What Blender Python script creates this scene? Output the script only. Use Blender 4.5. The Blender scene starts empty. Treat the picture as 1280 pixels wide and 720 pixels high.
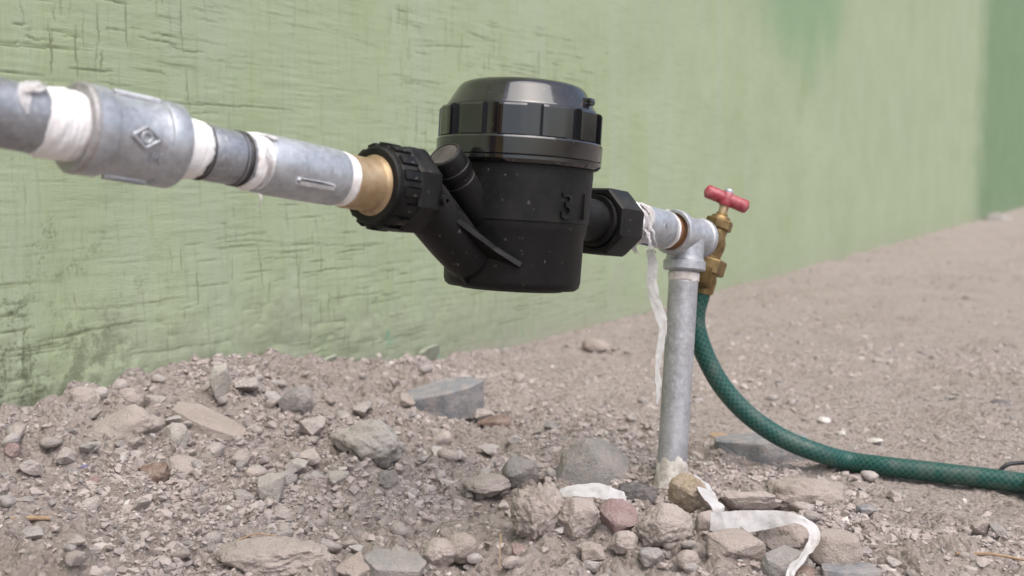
import bpy, bmesh, math, random
import numpy as np
from mathutils import Vector, Matrix, noise as mnoise

random.seed(7); RNG = np.random.default_rng(7)
SC = bpy.context.scene
COL = SC.collection
R = math.radians

# ------------------------------------------------------------------ camera
CAM_H = 0.219
F = 1350.0                       # focal length in pixels of a 1280 px wide picture
PITCH = math.atan(138 / F)
cd = bpy.data.cameras.new('camera'); cam = bpy.data.objects.new('camera', cd); COL.objects.link(cam)
cam.location = (0, 0, CAM_H); cam.rotation_euler = (math.pi / 2 - PITCH, 0, 0)
cd.sensor_width = 36; cd.lens = 36 * F / 1280; cd.clip_start = 0.01; cd.clip_end = 400
cd.dof.use_dof = True; cd.dof.focus_distance = 0.645; cd.dof.aperture_fstop = 9.5
SC.camera = cam
# ------------------------------------------------------------------ sky
w = bpy.data.worlds.new('World'); SC.world = w; w.use_nodes = True
nt = w.node_tree; bg = nt.nodes['Background']
sky = nt.nodes.new('ShaderNodeTexSky'); sky.sky_type = 'NISHITA'; sky.sun_disc = False
SUN_EL, SUN_AZ = R(62), R(150)        # azimuth measured from +Y towards +X
sky.sun_elevation = SUN_EL; sky.sun_rotation = SUN_AZ; sky.dust_density = 4.0; sky.air_density = 1.0
hs = nt.nodes.new('ShaderNodeHueSaturation'); hs.inputs['Saturation'].default_value = 0.8
nt.links.new(sky.outputs[0], hs.inputs['Color']); nt.links.new(hs.outputs[0], bg.inputs[0])
bg.inputs[1].default_value = 0.125
# ------------------------------------------------------------------ sun behind thin cloud
sd = bpy.data.lights.new('sun', 'SUN'); sun = bpy.data.objects.new('sun', sd); COL.objects.link(sun)
sd.energy = 1.1; sd.angle = R(58); sd.color = (1.0, 0.97, 0.93)
sun.rotation_euler = (math.pi / 2 - SUN_EL, 0, math.pi - SUN_AZ)
# ------------------------------------------------------------------ exposure
SC.view_settings.view_transform = 'Standard'; SC.view_settings.look = 'None'
SC.view_settings.exposure = 0.76; SC.view_settings.gamma = 1.0
SC.render.engine = 'CYCLES'
SC.cycles.max_bounces = 5; SC.cycles.diffuse_bounces = 3; SC.cycles.glossy_bounces = 3

# ================================================================== helpers
FWD = Vector((0, math.cos(PITCH), -math.sin(PITCH))); UPC = Vector((0, math.sin(PITCH), math.cos(PITCH)))
CAMP = Vector((0, 0, CAM_H))
def ray(px, py):
    return Vector((1, 0, 0)) * ((px - 640) / F) + FWD + UPC * (-(py - 360) / F)
def P(px, py, d):
    return CAMP + ray(px, py) * d
_T = RNG.random((256, 256))
def vnoise(x, y, seed=0):
    x = np.asarray(x, float) + seed * 17.31; y = np.asarray(y, float) + seed * 9.77
    ix = np.floor(x).astype(int); iy = np.floor(y).astype(int); fx = x - ix; fy = y - iy
    fx = fx * fx * (3 - 2 * fx); fy = fy * fy * (3 - 2 * fy)
    a = _T[ix & 255, iy & 255]; b = _T[(ix + 1) & 255, iy & 255]; c = _T[ix & 255, (iy + 1) & 255]; d = _T[(ix + 1) & 255, (iy + 1) & 255]
    return (a * (1 - fx) + b * fx) * (1 - fy) + (c * (1 - fx) + d * fx) * fy
def fbm(x, y, o=3, seed=0):
    s = 0; a = 1; n = 0
    for i in range(o):
        s = s + a * vnoise(x * 2 ** i, y * 2 ** i, seed + i); n += a; a *= .5
    return s / n
def np_mesh(name, V, Fc, smooth=True):
    V = np.asarray(V, np.float32); Fc = np.asarray(Fc, np.int32); k = Fc.shape[1]
    me = bpy.data.meshes.new(name)
    me.vertices.add(len(V)); me.vertices.foreach_set('co', V.ravel())
    me.loops.add(Fc.size); me.loops.foreach_set('vertex_index', Fc.ravel())
    me.polygons.add(len(Fc)); me.polygons.foreach_set('loop_start', np.arange(len(Fc), dtype=np.int32) * k)
    me.polygons.foreach_set('use_smooth', np.full(len(Fc), smooth))
    me.update(calc_edges=True)
    return me
def link(name, me, mat, parent=None, **kw):
    o = bpy.data.objects.new(name, me); COL.objects.link(o)
    if mat is not None and me is not None and not me.materials: me.materials.append(mat)
    if parent is not None: o.parent = parent
    for k, v in kw.items(): o[k] = v
    return o
def empty(name, M, label, cat, group=None):
    o = bpy.data.objects.new(name, None); COL.objects.link(o); o.matrix_world = M
    o.empty_display_size = .02
    o['label'] = label; o['category'] = cat
    if group: o['group'] = group
    return o
def finish(me, angle=35):
    for p in me.polygons: p.use_smooth = True
    me.set_sharp_from_angle(angle=R(angle)); return me
def bm_mesh(name, bm, angle=35):
    bmesh.ops.recalc_face_normals(bm, faces=bm.faces[:])
    me = bpy.data.meshes.new(name); bm.to_mesh(me); bm.free(); return finish(me, angle)
mm = .001
def lathe(name, prof, axis='z', n=64, angle=35, center=(0, 0, 0), dirv=None, wob=0, seed=0, closed=False):
    """profile = [(r, a)] in mm spun about an axis through center (mm)."""
    z = Vector(dirv).normalized() if dirv is not None else {'x': Vector((1, 0, 0)), 'y': Vector((0, 1, 0)), 'z': Vector((0, 0, 1))}[axis]
    x = z.orthogonal().normalized(); y = z.cross(x); c = Vector(center)
    bm = bmesh.new(); rings = []
    for r, a in prof:
        ring = []
        for i in range(n):
            t = 2 * math.pi * i / n
            rr = r
            if wob: rr += wob * (mnoise.noise(Vector((math.cos(t) * 2 + seed, math.sin(t) * 2, a * .35))))
            ring.append(bm.verts.new((c + z * a + (x * math.cos(t) + y * math.sin(t)) * rr) * mm))
        rings.append(ring)
    for a, b in zip(rings, rings[1:] + ([rings[0]] if closed else [])):
        for i in range(n): bm.faces.new((a[i], a[(i + 1) % n], b[(i + 1) % n], b[i]))
    if not closed: bm.faces.new(rings[0]); bm.faces.new(rings[-1])
    return bm_mesh(name, bm, angle)
def box_bm(bm, lo, hi, M=None):
    vs = [bm.verts.new((M @ Vector(p) if M else Vector(p)) * mm) for p in [(x, y, z) for z in (lo[2], hi[2]) for y in (lo[1], hi[1]) for x in (lo[0], hi[0])]]
    for f in [(0, 1, 3, 2), (4, 5, 7, 6), (0, 1, 5, 4), (2, 3, 7, 6), (0, 2, 6, 4), (1, 3, 7, 5)]: bm.faces.new([vs[i] for i in f])
def bevel(bm, w, seg=2):
    bmesh.ops.bevel(bm, geom=bm.edges[:], offset=w * mm, segments=seg, affect='EDGES', profile=.6)
def catmull(pts, n):
    pts = [Vector(p) for p in pts]; out = []
    q = [pts[0] * 2 - pts[1]] + pts + [pts[-1] * 2 - pts[-2]]
    for i in range(1, len(q) - 2):
        for k in range(n):
            t = k / n; a, b, c, d = q[i - 1:i + 3]
            out.append(.5 * ((2 * b) + (c - a) * t + (2 * a - 5 * b + 4 * c - d) * t * t + (3 * b - a - 3 * c + d) * t ** 3))
    out.append(pts[-1]); return out
def tube(name, pts, rad, n=20, rads=None):
    """tube along pts (metres) with a UV: u round, v metres along."""
    pts = [Vector(p) for p in pts]; V = []; U = []; L = 0
    t0 = (pts[1] - pts[0]).normalized(); nx = t0.orthogonal().normalized()
    bm = bmesh.new(); uvl = bm.loops.layers.uv.new('UVMap'); rings = []; lens = []
    for i, p in enumerate(pts):
        t = (pts[min(i + 1, len(pts) - 1)] - pts[max(i - 1, 0)]).normalized()
        nx = (nx - t * nx.dot(t)).normalized(); ny = t.cross(nx)
        if i: L += (p - pts[i - 1]).length
        lens.append(L); r = rads[i] if rads else rad
        rings.append([bm.verts.new(p + (nx * math.cos(2 * math.pi * k / n) + ny * math.sin(2 * math.pi * k / n)) * r) for k in range(n)])
    for i in range(len(rings) - 1):
        for k in range(n):
            f = bm.faces.new((rings[i][k], rings[i][(k + 1) % n], rings[i + 1][(k + 1) % n], rings[i + 1][k]))
            for l, uv in zip(f.loops, [(k / n, lens[i]), ((k + 1) / n, lens[i]), ((k + 1) / n, lens[i + 1]), (k / n, lens[i + 1])]): l[uvl].uv = uv
    bm.faces.new(rings[0]); bm.faces.new(rings[-1])
    return bm_mesh(name, bm, 50)
def ribbon(name, pts, width, sides, thick=.00025, sub=8, crumple=.0006, seed=0):
    """strip through pts; sides = width direction at each point; width may be a list."""
    c = catmull(pts, sub); s = catmull(sides, sub)
    wl = [width] * len(pts) if not isinstance(width, (list, tuple)) else width
    ws = catmull([Vector((v, 0, 0)) for v in wl], sub)
    bm = bmesh.new(); rows = []; K = 6
    for i, (p, d, ww) in enumerate(zip(c, s, ws)):
        t = (c[min(i + 1, len(c) - 1)] - c[max(i - 1, 0)]).normalized(); d = (d - t * d.dot(t)).normalized(); nrm = t.cross(d)
        row = []
        for k in range(K + 1):
            a = k / K - .5
            e = mnoise.noise(Vector((p.x * 260 + seed, p.y * 260 + a * 5, p.z * 260))) * crumple * 2 + mnoise.noise(Vector((a * 3, i * .22 + seed, 5))) * crumple * 2.5
            edge = 1 + .08 * mnoise.noise(Vector((i * .33, (k > 3) * 9.1, seed)))
            row.append(bm.verts.new(p + d * (a * ww.x * edge) + nrm * e))
        rows.append(row)
    for a, b in zip(rows, rows[1:]):
        for k in range(K): bm.faces.new((a[k], a[k + 1], b[k + 1], b[k]))
    r = bmesh.ops.solidify(bm, geom=bm.faces[:], thickness=thick)
    return bm_mesh(name, bm, 60)

# ================================================================== materials
class Mat:
    def __init__(s, name, **kw):
        s.m = bpy.data.materials.new(name); s.m.use_nodes = True; s.t = s.m.node_tree; s.n = s.t.nodes
        s.b = s.n['Principled BSDF']
        for k, v in kw.items(): s.b.inputs[k.replace('_', ' ')].default_value = v
        s._co = None
    def node(s, typ, **kw):
        nd = s.n.new(typ)
        for k, v in kw.items():
            if hasattr(nd, k): setattr(nd, k, v)
        return nd
    def l(s, a, b): s.t.links.new(a, b); return s
    def co(s, kind='Object', scale=(1, 1, 1)):
        tc = s.node('ShaderNodeTexCoord'); mp = s.node('ShaderNodeMapping'); mp.inputs['Scale'].default_value = scale
        s.l(tc.outputs[kind], mp.inputs[0]); return mp.outputs[0]
    def noise(s, scale, co=None, detail=4, rough=.6, dist=0):
        nd = s.node('ShaderNodeTexNoise'); nd.inputs['Scale'].default_value = scale; nd.inputs['Detail'].default_value = detail
        nd.inputs['Roughness'].default_value = rough; nd.inputs['Distortion'].default_value = dist
        s.l(co if co is not None else s.co(), nd.inputs['Vector']); return nd.outputs[0]
    def voro(s, scale, co=None, out='Distance'):
        nd = s.node('ShaderNodeTexVoronoi'); nd.inputs['Scale'].default_value = scale
        s.l(co if co is not None else s.co(), nd.inputs['Vector']); return nd.outputs[out]
    def ramp(s, fac, stops):
        nd = s.node('ShaderNodeValToRGB'); e = nd.color_ramp.elements
        while len(e) < len(stops): e.new(.5)
        for x, (p, c) in zip(e, stops): x.position = p; x.color = (c if isinstance(c, (tuple, list)) else (c, c, c)) + (1,) if not isinstance(c, (int, float)) else (c, c, c, 1)
        s.l(fac, nd.inputs[0]); return nd.outputs[0]
    def mix(s, a, b, fac, mode='MIX'):
        nd = s.node('ShaderNodeMix'); nd.data_type = 'RGBA'; nd.blend_type = mode
        for v, i in ((fac, 0), (a, 6), (b, 7)):
            if hasattr(v, 'links'): s.l(v, nd.inputs[i])
            else: nd.inputs[i].default_value = (tuple(v) + (1,)) if isinstance(v, tuple) else v
        return nd.outputs[2]
    def math(s, op, a, b=0.0, clamp=False):
        nd = s.node('ShaderNodeMath'); nd.operation = op; nd.use_clamp = clamp
        for i, v in enumerate((a, b)):
            if hasattr(v, 'links'): s.l(v, nd.inputs[i])
            else: nd.inputs[i].default_value = v
        return nd.outputs[0]
    def attr(s, name, out='Fac'):
        nd = s.node('ShaderNodeAttribute'); nd.attribute_name = name; return nd.outputs[out]
    def col(s, c): s.l(c, s.b.inputs['Base Color']); return s
    def rough(s, c): s.l(c, s.b.inputs['Roughness']); return s
    def bump(s, h, strength=.5, dist=.001):
        nd = s.node('ShaderNodeBump'); nd.inputs['Strength'].default_value = strength; nd.inputs['Distance'].default_value = dist
        s.l(h, nd.inputs['Height']); s.l(nd.outputs[0], s.b.inputs['Normal']); return s

def steel(name, base=(.40, .42, .45), rgh=.42, met=.75, rust=0.0):
    m = Mat(name, Metallic=met)
    big = m.noise(60, detail=5); fine = m.noise(420, detail=3)
    c = m.mix(tuple(v * .78 for v in base), tuple(v * 1.14 for v in base), m.ramp(m.math('ADD', m.math('MULTIPLY', big, .6), m.math('MULTIPLY', m.noise(240, detail=4), .4)), [(.36, 0.), (.62, 1.)]))
    c = m.mix(c, (.62, .63, .65), m.math('MULTIPLY', m.ramp(fine, [(.52, 0.), (.68, 1.)]), .45))
    if rust: c = m.mix(c, (.20, .09, .035), m.math('MULTIPLY', m.ramp(m.noise(95, detail=6), [(.55, 0.), (.68, 1.)]), rust))
    m.col(c).rough(m.ramp(fine, [(.3, rgh - .08), (.7, rgh + .14)])).bump(m.noise(900, detail=2), .25, .0004); return m.m
M_PIPE = steel('galvanised_pipe', (.33, .34, .37), .42, .7, .10)
M_RISER = steel('weathered_pipe', (.42, .42, .44), .5, .5, .06)
M_FIT = steel('galvanised_fitting', (.48, .50, .54), .42, .6, .16)
M_TEE = steel('galvanised_tee', (.46, .47, .50), .48, .6, .05)
M_RIM = steel('worn_rim', (.42, .40, .40), .5, .5, .75)
M_SEAL = steel('worn_ridge', (.72, .73, .76), .45, .5, 0)
m = Mat('dark_thread', Metallic=.5, Roughness=.5); m.col(m.ramp(m.noise(300), [(.3, (.025, .024, .025)), (.7, (.10, .09, .085))])); M_THREAD = m.m
m = Mat('white_thread_tape', Roughness=.62)
m.b.inputs['Subsurface Weight'].default_value = .0
m.col(m.mix((.88, .865, .87), (.70, .63, .60), m.ramp(m.noise(120, detail=4), [(.5, 0.), (.78, 1.)]))).bump(m.noise(500, detail=3), .5, .0006); M_TAPE = m.m
m = Mat('soiled_thread_tape', Roughness=.7)
m.col(m.mix((.74, .70, .68), (.40, .32, .26), m.ramp(m.noise(90, detail=5), [(.45, 0.), (.7, 1.)]))).bump(m.noise(500, detail=3), .6, .0006); M_TAPE2 = m.m
def brass(name, a, b, rgh=.36, met=.85):
    m = Mat(name, Metallic=met)
    n = m.noise(110, detail=5); f = m.noise(900, detail=2)
    m.col(m.mix(a, b, m.ramp(n, [(.35, 0.), (.7, 1.)]))).rough(m.ramp(f, [(.3, rgh - .06), (.7, rgh + .15)])).bump(f, .2, .0003); return m.m
M_BRASS = brass('brass', (.36, .25, .14), (.52, .40, .26), .46, .6)
M_BRASS2 = brass('old_brass', (.17, .115, .055), (.36, .25, .11), .42, .75)
M_RUST = brass('rusty_bush', (.20, .085, .035), (.30, .17, .09), .7, .2)
def plastic(name, rgh, dust, base=(.0085, .0085, .0095), spots=.5):
    m = Mat(name); m.b.inputs['Specular IOR Level'].default_value = .28 if rgh > .3 else 1.0
    n = m.noise(70, detail=6, rough=.7); g = m.node('ShaderNodeNewGeometry'); sx = m.node('ShaderNodeSeparateXYZ'); m.l(g.outputs['Normal'], sx.inputs[0])
    up = m.math('MULTIPLY', m.math('ADD', sx.outputs[2], .35, True), m.ramp(n, [(.38, 0.), (.75, 1.)]))
    c = m.mix(base, (.13, .115, .10), m.math('MULTIPLY', up, dust))
    sp = m.ramp(m.noise(260, detail=2), [(.70, 0.), (.76, 1.)])
    c = m.mix(c, (.20, .185, .17), m.math('MULTIPLY', sp, spots))
    m.col(c).rough(m.ramp(n, [(.3, rgh), (.75, min(1, rgh + (.22 if rgh > .3 else .10)))])).bump(m.noise(1300, detail=2), .12 if rgh > .3 else .03, .0003); return m.m
M_BODY = plastic('black_matt_plastic', .42, .30, (.0055, .0055, .006), .45)
M_RING = plastic('black_gloss_plastic', .05, .25, (.007, .007, .009), .45)
M_DISC = plastic('dusty_plug_face', .6, 1.0, (.05, .045, .04), .6)
m = Mat('red_plastic', Roughness=.42)
m.col(m.mix((.34, .045, .06), (.47, .17, .185), m.ramp(m.noise(160, detail=5), [(.45, 0.), (.75, 1.)]))).bump(m.noise(600), .2, .0004); M_RED = m.m
# green hose with a braided diamond net under the skin
m = Mat('green_hose', Roughness=.38)
uvn = m.node('ShaderNodeUVMap'); sep = m.node('ShaderNodeSeparateXYZ'); m.l(uvn.outputs[0], sep.inputs[0])
def hoseline(sgn):
    a = m.math('ADD', m.math('MULTIPLY', sep.outputs[0], 9.0), m.math('MULTIPLY', sep.outputs[1], sgn * 210.0))
    f = m.math('FRACT', m.math('ADD', a, 1000.0)); return m.math('LESS_THAN', m.math('ABSOLUTE', m.math('SUBTRACT', f, .5)), .10)
net = m.math('MAXIMUM', hoseline(1), hoseline(-1))
c = m.mix((.006, .052, .044), (.028, .118, .094), net)
c = m.mix(c, (.22, .19, .16), m.math('MULTIPLY', m.ramp(m.noise(70, detail=5), [(.48, 0.), (.74, 1.)]), .36))
m.col(c).rough(m.ramp(m.noise(150), [(.3, .32), (.7, .6)])); m.bump(net, .35, .0004); M_HOSE = m.m

def rockmat(name, a, b, speck=(.5, .47, .44), bump=.9, vary=.0, dustc=(.465, .39, .35), dust=.7):
    m = Mat(name, Roughness=.93); m.b.inputs['Specular IOR Level'].default_value = .25
    n1 = m.noise(45, detail=6, rough=.65); n2 = m.noise(420, detail=4, rough=.7)
    c = m.mix(a, b, m.ramp(n1, [(.3, 0.), (.7, 1.)]))
    c = m.mix(c, speck, m.math('MULTIPLY', m.ramp(n2, [(.56, 0.), (.74, 1.)]), .5))
    c = m.mix(c, tuple(v * .35 for v in a), m.math('MULTIPLY', m.ramp(n2, [(.28, 1.), (.42, 0.)]), .55))
    c = m.mix(c, dustc, m.math('MULTIPLY', m.ramp(m.noise(110, detail=5), [(.4, 0.), (.65, 1.)]), dust))
    if vary:
        oi = m.node('ShaderNodeObjectInfo')
        h = m.node('ShaderNodeHueSaturation'); m.l(c, h.inputs['Color'])
        m.l(m.math('ADD', m.math('MULTIPLY', oi.outputs['Random'], .35), .95), h.inputs['Value'])
        m.l(m.math('ADD', m.math('MULTIPLY', m.math('FRACT', m.math('MULTIPLY', oi.outputs['Random'], 7.7)), .5), .65), h.inputs['Saturation'])
        c = h.outputs[0]
    m.col(c).bump(m.math('ADD', n2, m.math('MULTIPLY', m.noise(1100, detail=3), .5)), bump, .0026); return m.m
ROCKM = {
 'tan': rockmat('tan_stone', (.39, .325, .285), (.52, .45, .41)),
 'grey': rockmat('grey_stone', (.31, .295, .285), (.42, .395, .38), dust=.55),
 'blue': rockmat('blue_grey_stone', (.20, .205, .22), (.30, .305, .32), bump=.6, dust=.5),
 'pink': rockmat('pink_stone', (.33, .22, .215), (.44, .33, .32), dust=.3),
 'clod': rockmat('dirt_clod', (.42, .355, .325), (.54, .47, .435), bump=.8, dust=.6),
 'white': rockmat('pale_stone', (.46, .42, .38), (.60, .56, .52), dust=.4),
 'yellow': rockmat('yellow_brown_stone', (.38, .28, .18), (.52, .44, .35), dust=.35),
 'brown': rockmat('red_brown_stone', (.20, .125, .10), (.30, .205, .165), dust=.5),
 'dark': rockmat('dark_stone', (.12, .115, .12), (.20, .19, .195), dust=.25),
 'mixed': rockmat('mixed_pebble', (.36, .315, .295), (.46, .41, .385), vary=1, dust=.6),
}
# gravel grains: tint attribute picks the grain's colour
m = Mat('gravel_grains', Roughness=.95); m.b.inputs['Specular IOR Level'].default_value = .2
c = m.ramp(m.attr('tint'), [(0., (.25, .235, .235)), (.18, (.35, .31, .295)), (.45, (.415, .355, .33)), (.75, (.475, .41, .385)), (.93, (.55, .505, .475)), (1., (.66, .63, .60))])
n2 = m.noise(700, detail=3)
c = m.mix(c, (.45, .385, .36), m.math('MULTIPLY', m.ramp(m.noise(260, detail=3), [(.4, 0.), (.6, 1.)]), .5))
m.col(c).bump(n2, .6, .001); M_GRAV = m.m
# ground
m = Mat('dry_soil', Roughness=1.0); m.b.inputs['Specular IOR Level'].default_value = .15
n0 = m.noise(3.1, detail=4); n1 = m.noise(28, detail=6, rough=.65); n2 = m.noise(300, detail=5, rough=.75); vc = m.voro(330, out='Color'); vd = m.voro(330)
c = m.mix((.42, .35, .312), (.53, .455, .415), m.ramp(n1, [(.3, 0.), (.7, 1.)]))
c = m.mix(c, (.48, .415, .385), m.math('MULTIPLY', m.ramp(n0, [(.4, 0.), (.65, 1.)]), .55))
c = m.mix(c, (.37, .30, .255), m.math('MULTIPLY', m.ramp(m.noise(6.5, detail=6, rough=.7), [(.48, 0.), (.68, 1.)]), .45))
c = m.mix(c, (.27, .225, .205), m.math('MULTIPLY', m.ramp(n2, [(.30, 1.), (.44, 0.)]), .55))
sv = m.node('ShaderNodeSeparateColor'); m.l(vc, sv.inputs[0])
c = m.mix(c, (.58, .53, .49), m.math('MULTIPLY', m.ramp(sv.outputs[0], [(.80, 0.), (.9, 1.)]), .55))
c = m.mix(c, (.17, .145, .135), m.math('MULTIPLY', m.ramp(sv.outputs[1], [(.82, 0.), (.9, 1.)]), .6))
c = m.mix(c, (.13, .105, .095), m.math('MULTIPLY', m.ramp(m.noise(17, detail=7, rough=.8), [(.66, 0.), (.76, 1.)]), .5))
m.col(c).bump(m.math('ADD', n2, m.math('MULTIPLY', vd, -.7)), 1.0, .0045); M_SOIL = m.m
# wall
m = Mat('green_plaster', Roughness=.9); m.b.inputs['Specular IOR Level'].default_value = .2
co = m.co('Object')
sh = m.noise(1.0, m.co('Object', (90, 1, 900)), detail=3); sv_ = m.noise(1.0, m.co('Object', (700, 1, 70)), detail=3)
pm = m.ramp(m.noise(9, detail=2), [(.45, 0.), (.58, 1.)])
big = m.noise(5.5, detail=5); drip = m.noise(1.0, m.co('Object', (22, 1, 1.6)), detail=4)
base = m.mix((.335, .398, .243), (.398, .456, .305), m.ramp(big, [(.3, 0.), (.7, 1.)]))
base = m.mix(base, (.385, .445, .335), m.math('MULTIPLY', m.ramp(drip, [(.45, 0.), (.7, 1.)]), .55))
base = m.mix(base, (.22, .30, .14), m.math('MULTIPLY', m.ramp(m.math('ADD', m.math('MULTIPLY', sh, m.math('SUBTRACT', 1.0, pm)), m.math('MULTIPLY', sv_, pm)), [(.54, 0.), (.72, 1.)]), .30))
mh = m.noise(1.0, m.co('Object', (16, 1, 190)), detail=4); mv = m.noise(1.0, m.co('Object', (170, 1, 15)), detail=4)
base = m.mix(base, (.24, .285, .15), m.math('MULTIPLY', m.ramp(mh, [(.52, 0.), (.70, 1.)]), .34))
base = m.mix(base, (.26, .30, .17), m.math('MULTIPLY', m.ramp(mv, [(.54, 0.), (.70, 1.)]), .38))
base = m.mix(base, (.16, .18, .10), m.math('MULTIPLY', m.attr('groove'), .8, True))
sx = m.node('ShaderNodeSeparateXYZ'); m.l(co, sx.inputs[0])
def box01(v, a, b, s): return m.math('MULTIPLY', m.math('SMOOTH_MIN', m.math('MULTIPLY', m.math('SUBTRACT', v, a), s), 1.0), 1.0)
# older darker paint at the far end, a damp green patch, splash dirt over the ground
jig = m.math('ADD', sx.outputs[0], m.math('MULTIPLY', m.math('SUBTRACT', m.noise(3.0, m.co('Object', (1, 1, 2.5)), detail=4), .5), .55))
far = m.ramp(m.math('MULTIPLY', m.math('SUBTRACT', jig, 4.5), 1.5, True), [(0., 0.), (1., 1.)])
base = m.mix(base, m.mix((.085, .185, .085), (.13, .24, .12), m.ramp(m.noise(4, detail=4), [(.3, 0.), (.7, 1.)])), m.math('MULTIPLY', far, .66))
dx = m.math('MULTIPLY', m.math('SUBTRACT', sx.outputs[0], 1.42), 2.1); dz = m.math('MULTIPLY', m.math('SUBTRACT', sx.outputs[2], .68), 3.6)
dd = m.math('SQRT', m.math('ADD', m.math('MULTIPLY', dx, dx), m.math('MULTIPLY', dz, dz)))
pat = m.ramp(m.math('ADD', dd, m.math('MULTIPLY', m.math('SUBTRACT', m.noise(1.0, m.co('Object', (9, 1, 4)), detail=4), .5), .9)), [(.45, 1.), (1.0, 0.)])
base = m.mix(base, (.17, .31, .165), m.math('MULTIPLY', pat, .6))
low = m.ramp(m.math('ADD', m.math('MULTIPLY', sx.outputs[2], -6.0), m.math('ADD', m.math('MULTIPLY', m.noise(16, detail=6, rough=.7), 1.3), .32)), [(.25, 0.), (.75, 1.)])
nearm = m.ramp(m.math('SUBTRACT', 1.0, m.math('MULTIPLY', m.math('ADD', sx.outputs[0], .05), 1.6), True), [(0., .22), (1., 1.)])
low = m.math('MULTIPLY', low, nearm)
base = m.mix(base, (.285, .305, .235), m.math('MULTIPLY', low, .6))
spl = m.ramp(m.math('ADD', m.math('MULTIPLY', sx.outputs[2], -16.0), m.math('MULTIPLY', m.noise(55, detail=7, rough=.75), 2.0)), [(.55, 0.), (.85, 1.)])
base = m.mix(base, (.37, .325, .29), m.math('MULTIPLY', m.math('MULTIPLY', spl, nearm), .6))
moss = m.math('MULTIPLY', m.ramp(m.math('SUBTRACT', m.noise(38, detail=6, rough=.8), m.math('MULTIPLY', sx.outputs[2], .9)), [(.40, 0.), (.52, 1.)]), 1.0)
left = m.ramp(m.math('MULTIPLY', m.math('ADD', sx.outputs[0], .45), -2.4, True), [(0., .0), (.5, 1.)])
base = m.mix(base, (.075, .085, .05), m.math('MULTIPLY', m.math('MULTIPLY', moss, left), .9))
base = m.mix(base, (.14, .33, .23), m.math('MULTIPLY', m.math('MULTIPLY', m.ramp(m.noise(30, detail=3), [(.66, 0.), (.72, 1.)]), low), .6))
hgt = m.math('ADD', m.math('ADD', m.math('MULTIPLY', sh, m.math('SUBTRACT', 1.25, pm)), m.math('MULTIPLY', sv_, m.math('ADD', pm, .15))), m.math('ADD', m.math('MULTIPLY', m.noise(420, detail=3), .3), m.math('ADD', m.math('MULTIPLY', mh, .5), m.math('MULTIPLY', mv, .5))))
m.col(base).bump(hgt, .28, .0014); M_WALL = m.m
m = Mat('bare_plaster', Roughness=.95); m.col(m.ramp(m.noise(60, detail=5), [(.3, (.27, .29, .215)), (.7, (.38, .405, .325))])).bump(m.noise(300), .6, .001); M_FLAKE = m.m
m = Mat('dry_cement', Roughness=.95); m.col(m.ramp(m.noise(130, detail=5), [(.35, (.42, .38, .33)), (.7, (.74, .71, .67))])).bump(m.noise(400, detail=4), .8, .001); M_CEM = m.m
m = Mat('dry_wood', Roughness=.85); m.col(m.ramp(m.noise(1., m.co('Object', (60, 900, 900)), detail=3), [(.3, (.26, .17, .10)), (.7, (.46, .33, .22))])); M_WOOD = m.m
m = Mat('black_rubber', Roughness=.45, Base_Color=(.02, .02, .022, 1)); M_RUB = m.m
m = Mat('chip', Roughness=.8); m.col(m.ramp(m.noise(120, detail=3), [(.3, (.48, .44, .40)), (.7, (.68, .65, .62))])); M_CHIP = m.m
m = Mat('violet_glass_chip', Roughness=.25); m.col(m.ramp(m.noise(200, detail=2), [(.4, (.16, .15, .30)), (.7, (.34, .33, .48))])); M_VIO = m.m

# ================================================================== ground
W0 = np.array((-.038, 1.28)); WD = np.array((.494, .869)); WD = WD / np.linalg.norm(WD); WN = np.array((WD[1], -WD[0]))   # wall line, direction, normal towards the yard
MT = np.array([-3, -1.0, -.628, -.53, -.446, -.37, -.293, -.22, -.162, -.05, .1, .3, 12.]); MH = np.array([.05, .055, .060, .068, .074, .066, .048, .034, .024, .014, .008, .002, 0])
def ground_base(x, y):
    x = np.asarray(x, float); y = np.asarray(y, float)
    t = (x - W0[0]) * WD[0] + (y - W0[1]) * WD[1]; d = (x - W0[0]) * WN[0] + (y - W0[1]) * WN[1]
    h = np.interp(t, MT, MH); dd = np.maximum(d, 0)
    z = h * np.exp(-(dd / (.085 + h * 1.1)) ** 1.35)
    z = z + .009 * np.exp(-(((x - .15) / .16) ** 2 + ((y - .62) / .055) ** 2)) + .010 * np.exp(-(((x + .14) / .07) ** 2 + ((y - .60) / .03) ** 2))
    return z, t, d
def sandy(x, y):
    return np.clip((x + .6 * (y - .7) - .17) / .14, 0, 1)
def ground_h(x, y):
    z, t, d = ground_base(x, y)
    rough = 1.15 - .85 * sandy(x, y)        # loose rubble on the left, trodden sand on the right
    z = z + rough * (.012 * (fbm(x * 14, y * 14, 3, 1) - .5) + .016 * (np.abs(fbm(x * 45, y * 45, 3, 5) - .5)) * 2 - .0065)
    z = z + .006 * (fbm(x * 4, y * 4, 2, 9) - .5) + sandy(x, y) * (.016 * (fbm(x * 7, y * 7, 3, 19) - .5) + .004 * (np.abs(fbm(x * 30, y * 30, 2, 21) - .5)))
    z = z + rough * (.0055 * np.abs(vnoise(x * 130, y * 130, 11) - .5) + .0035 * np.abs(vnoise(x * 260, y * 260, 12) - .5)) + .0022 * (vnoise(x * 300, y * 300, 14) - .5)
    return z
def spaced(lo, dlo, dhi, hi, step, grow=1.16):
    c = list(np.arange(dlo, dhi + 1e-9, step)); a = [c[0]]; s = step
    while a[-1] > lo: s *= grow; a.append(a[-1] - s)
    b = [c[-1]]; s = step
    while b[-1] < hi: s *= grow; b.append(b[-1] + s)
    return np.array(a[:0:-1] + c + b[1:])
xs = spaced(-40, -.42, .62, 60, .0026, 1.08); ys = spaced(-40,   .52, 1.25, 80, .0026, 1.05)
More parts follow.
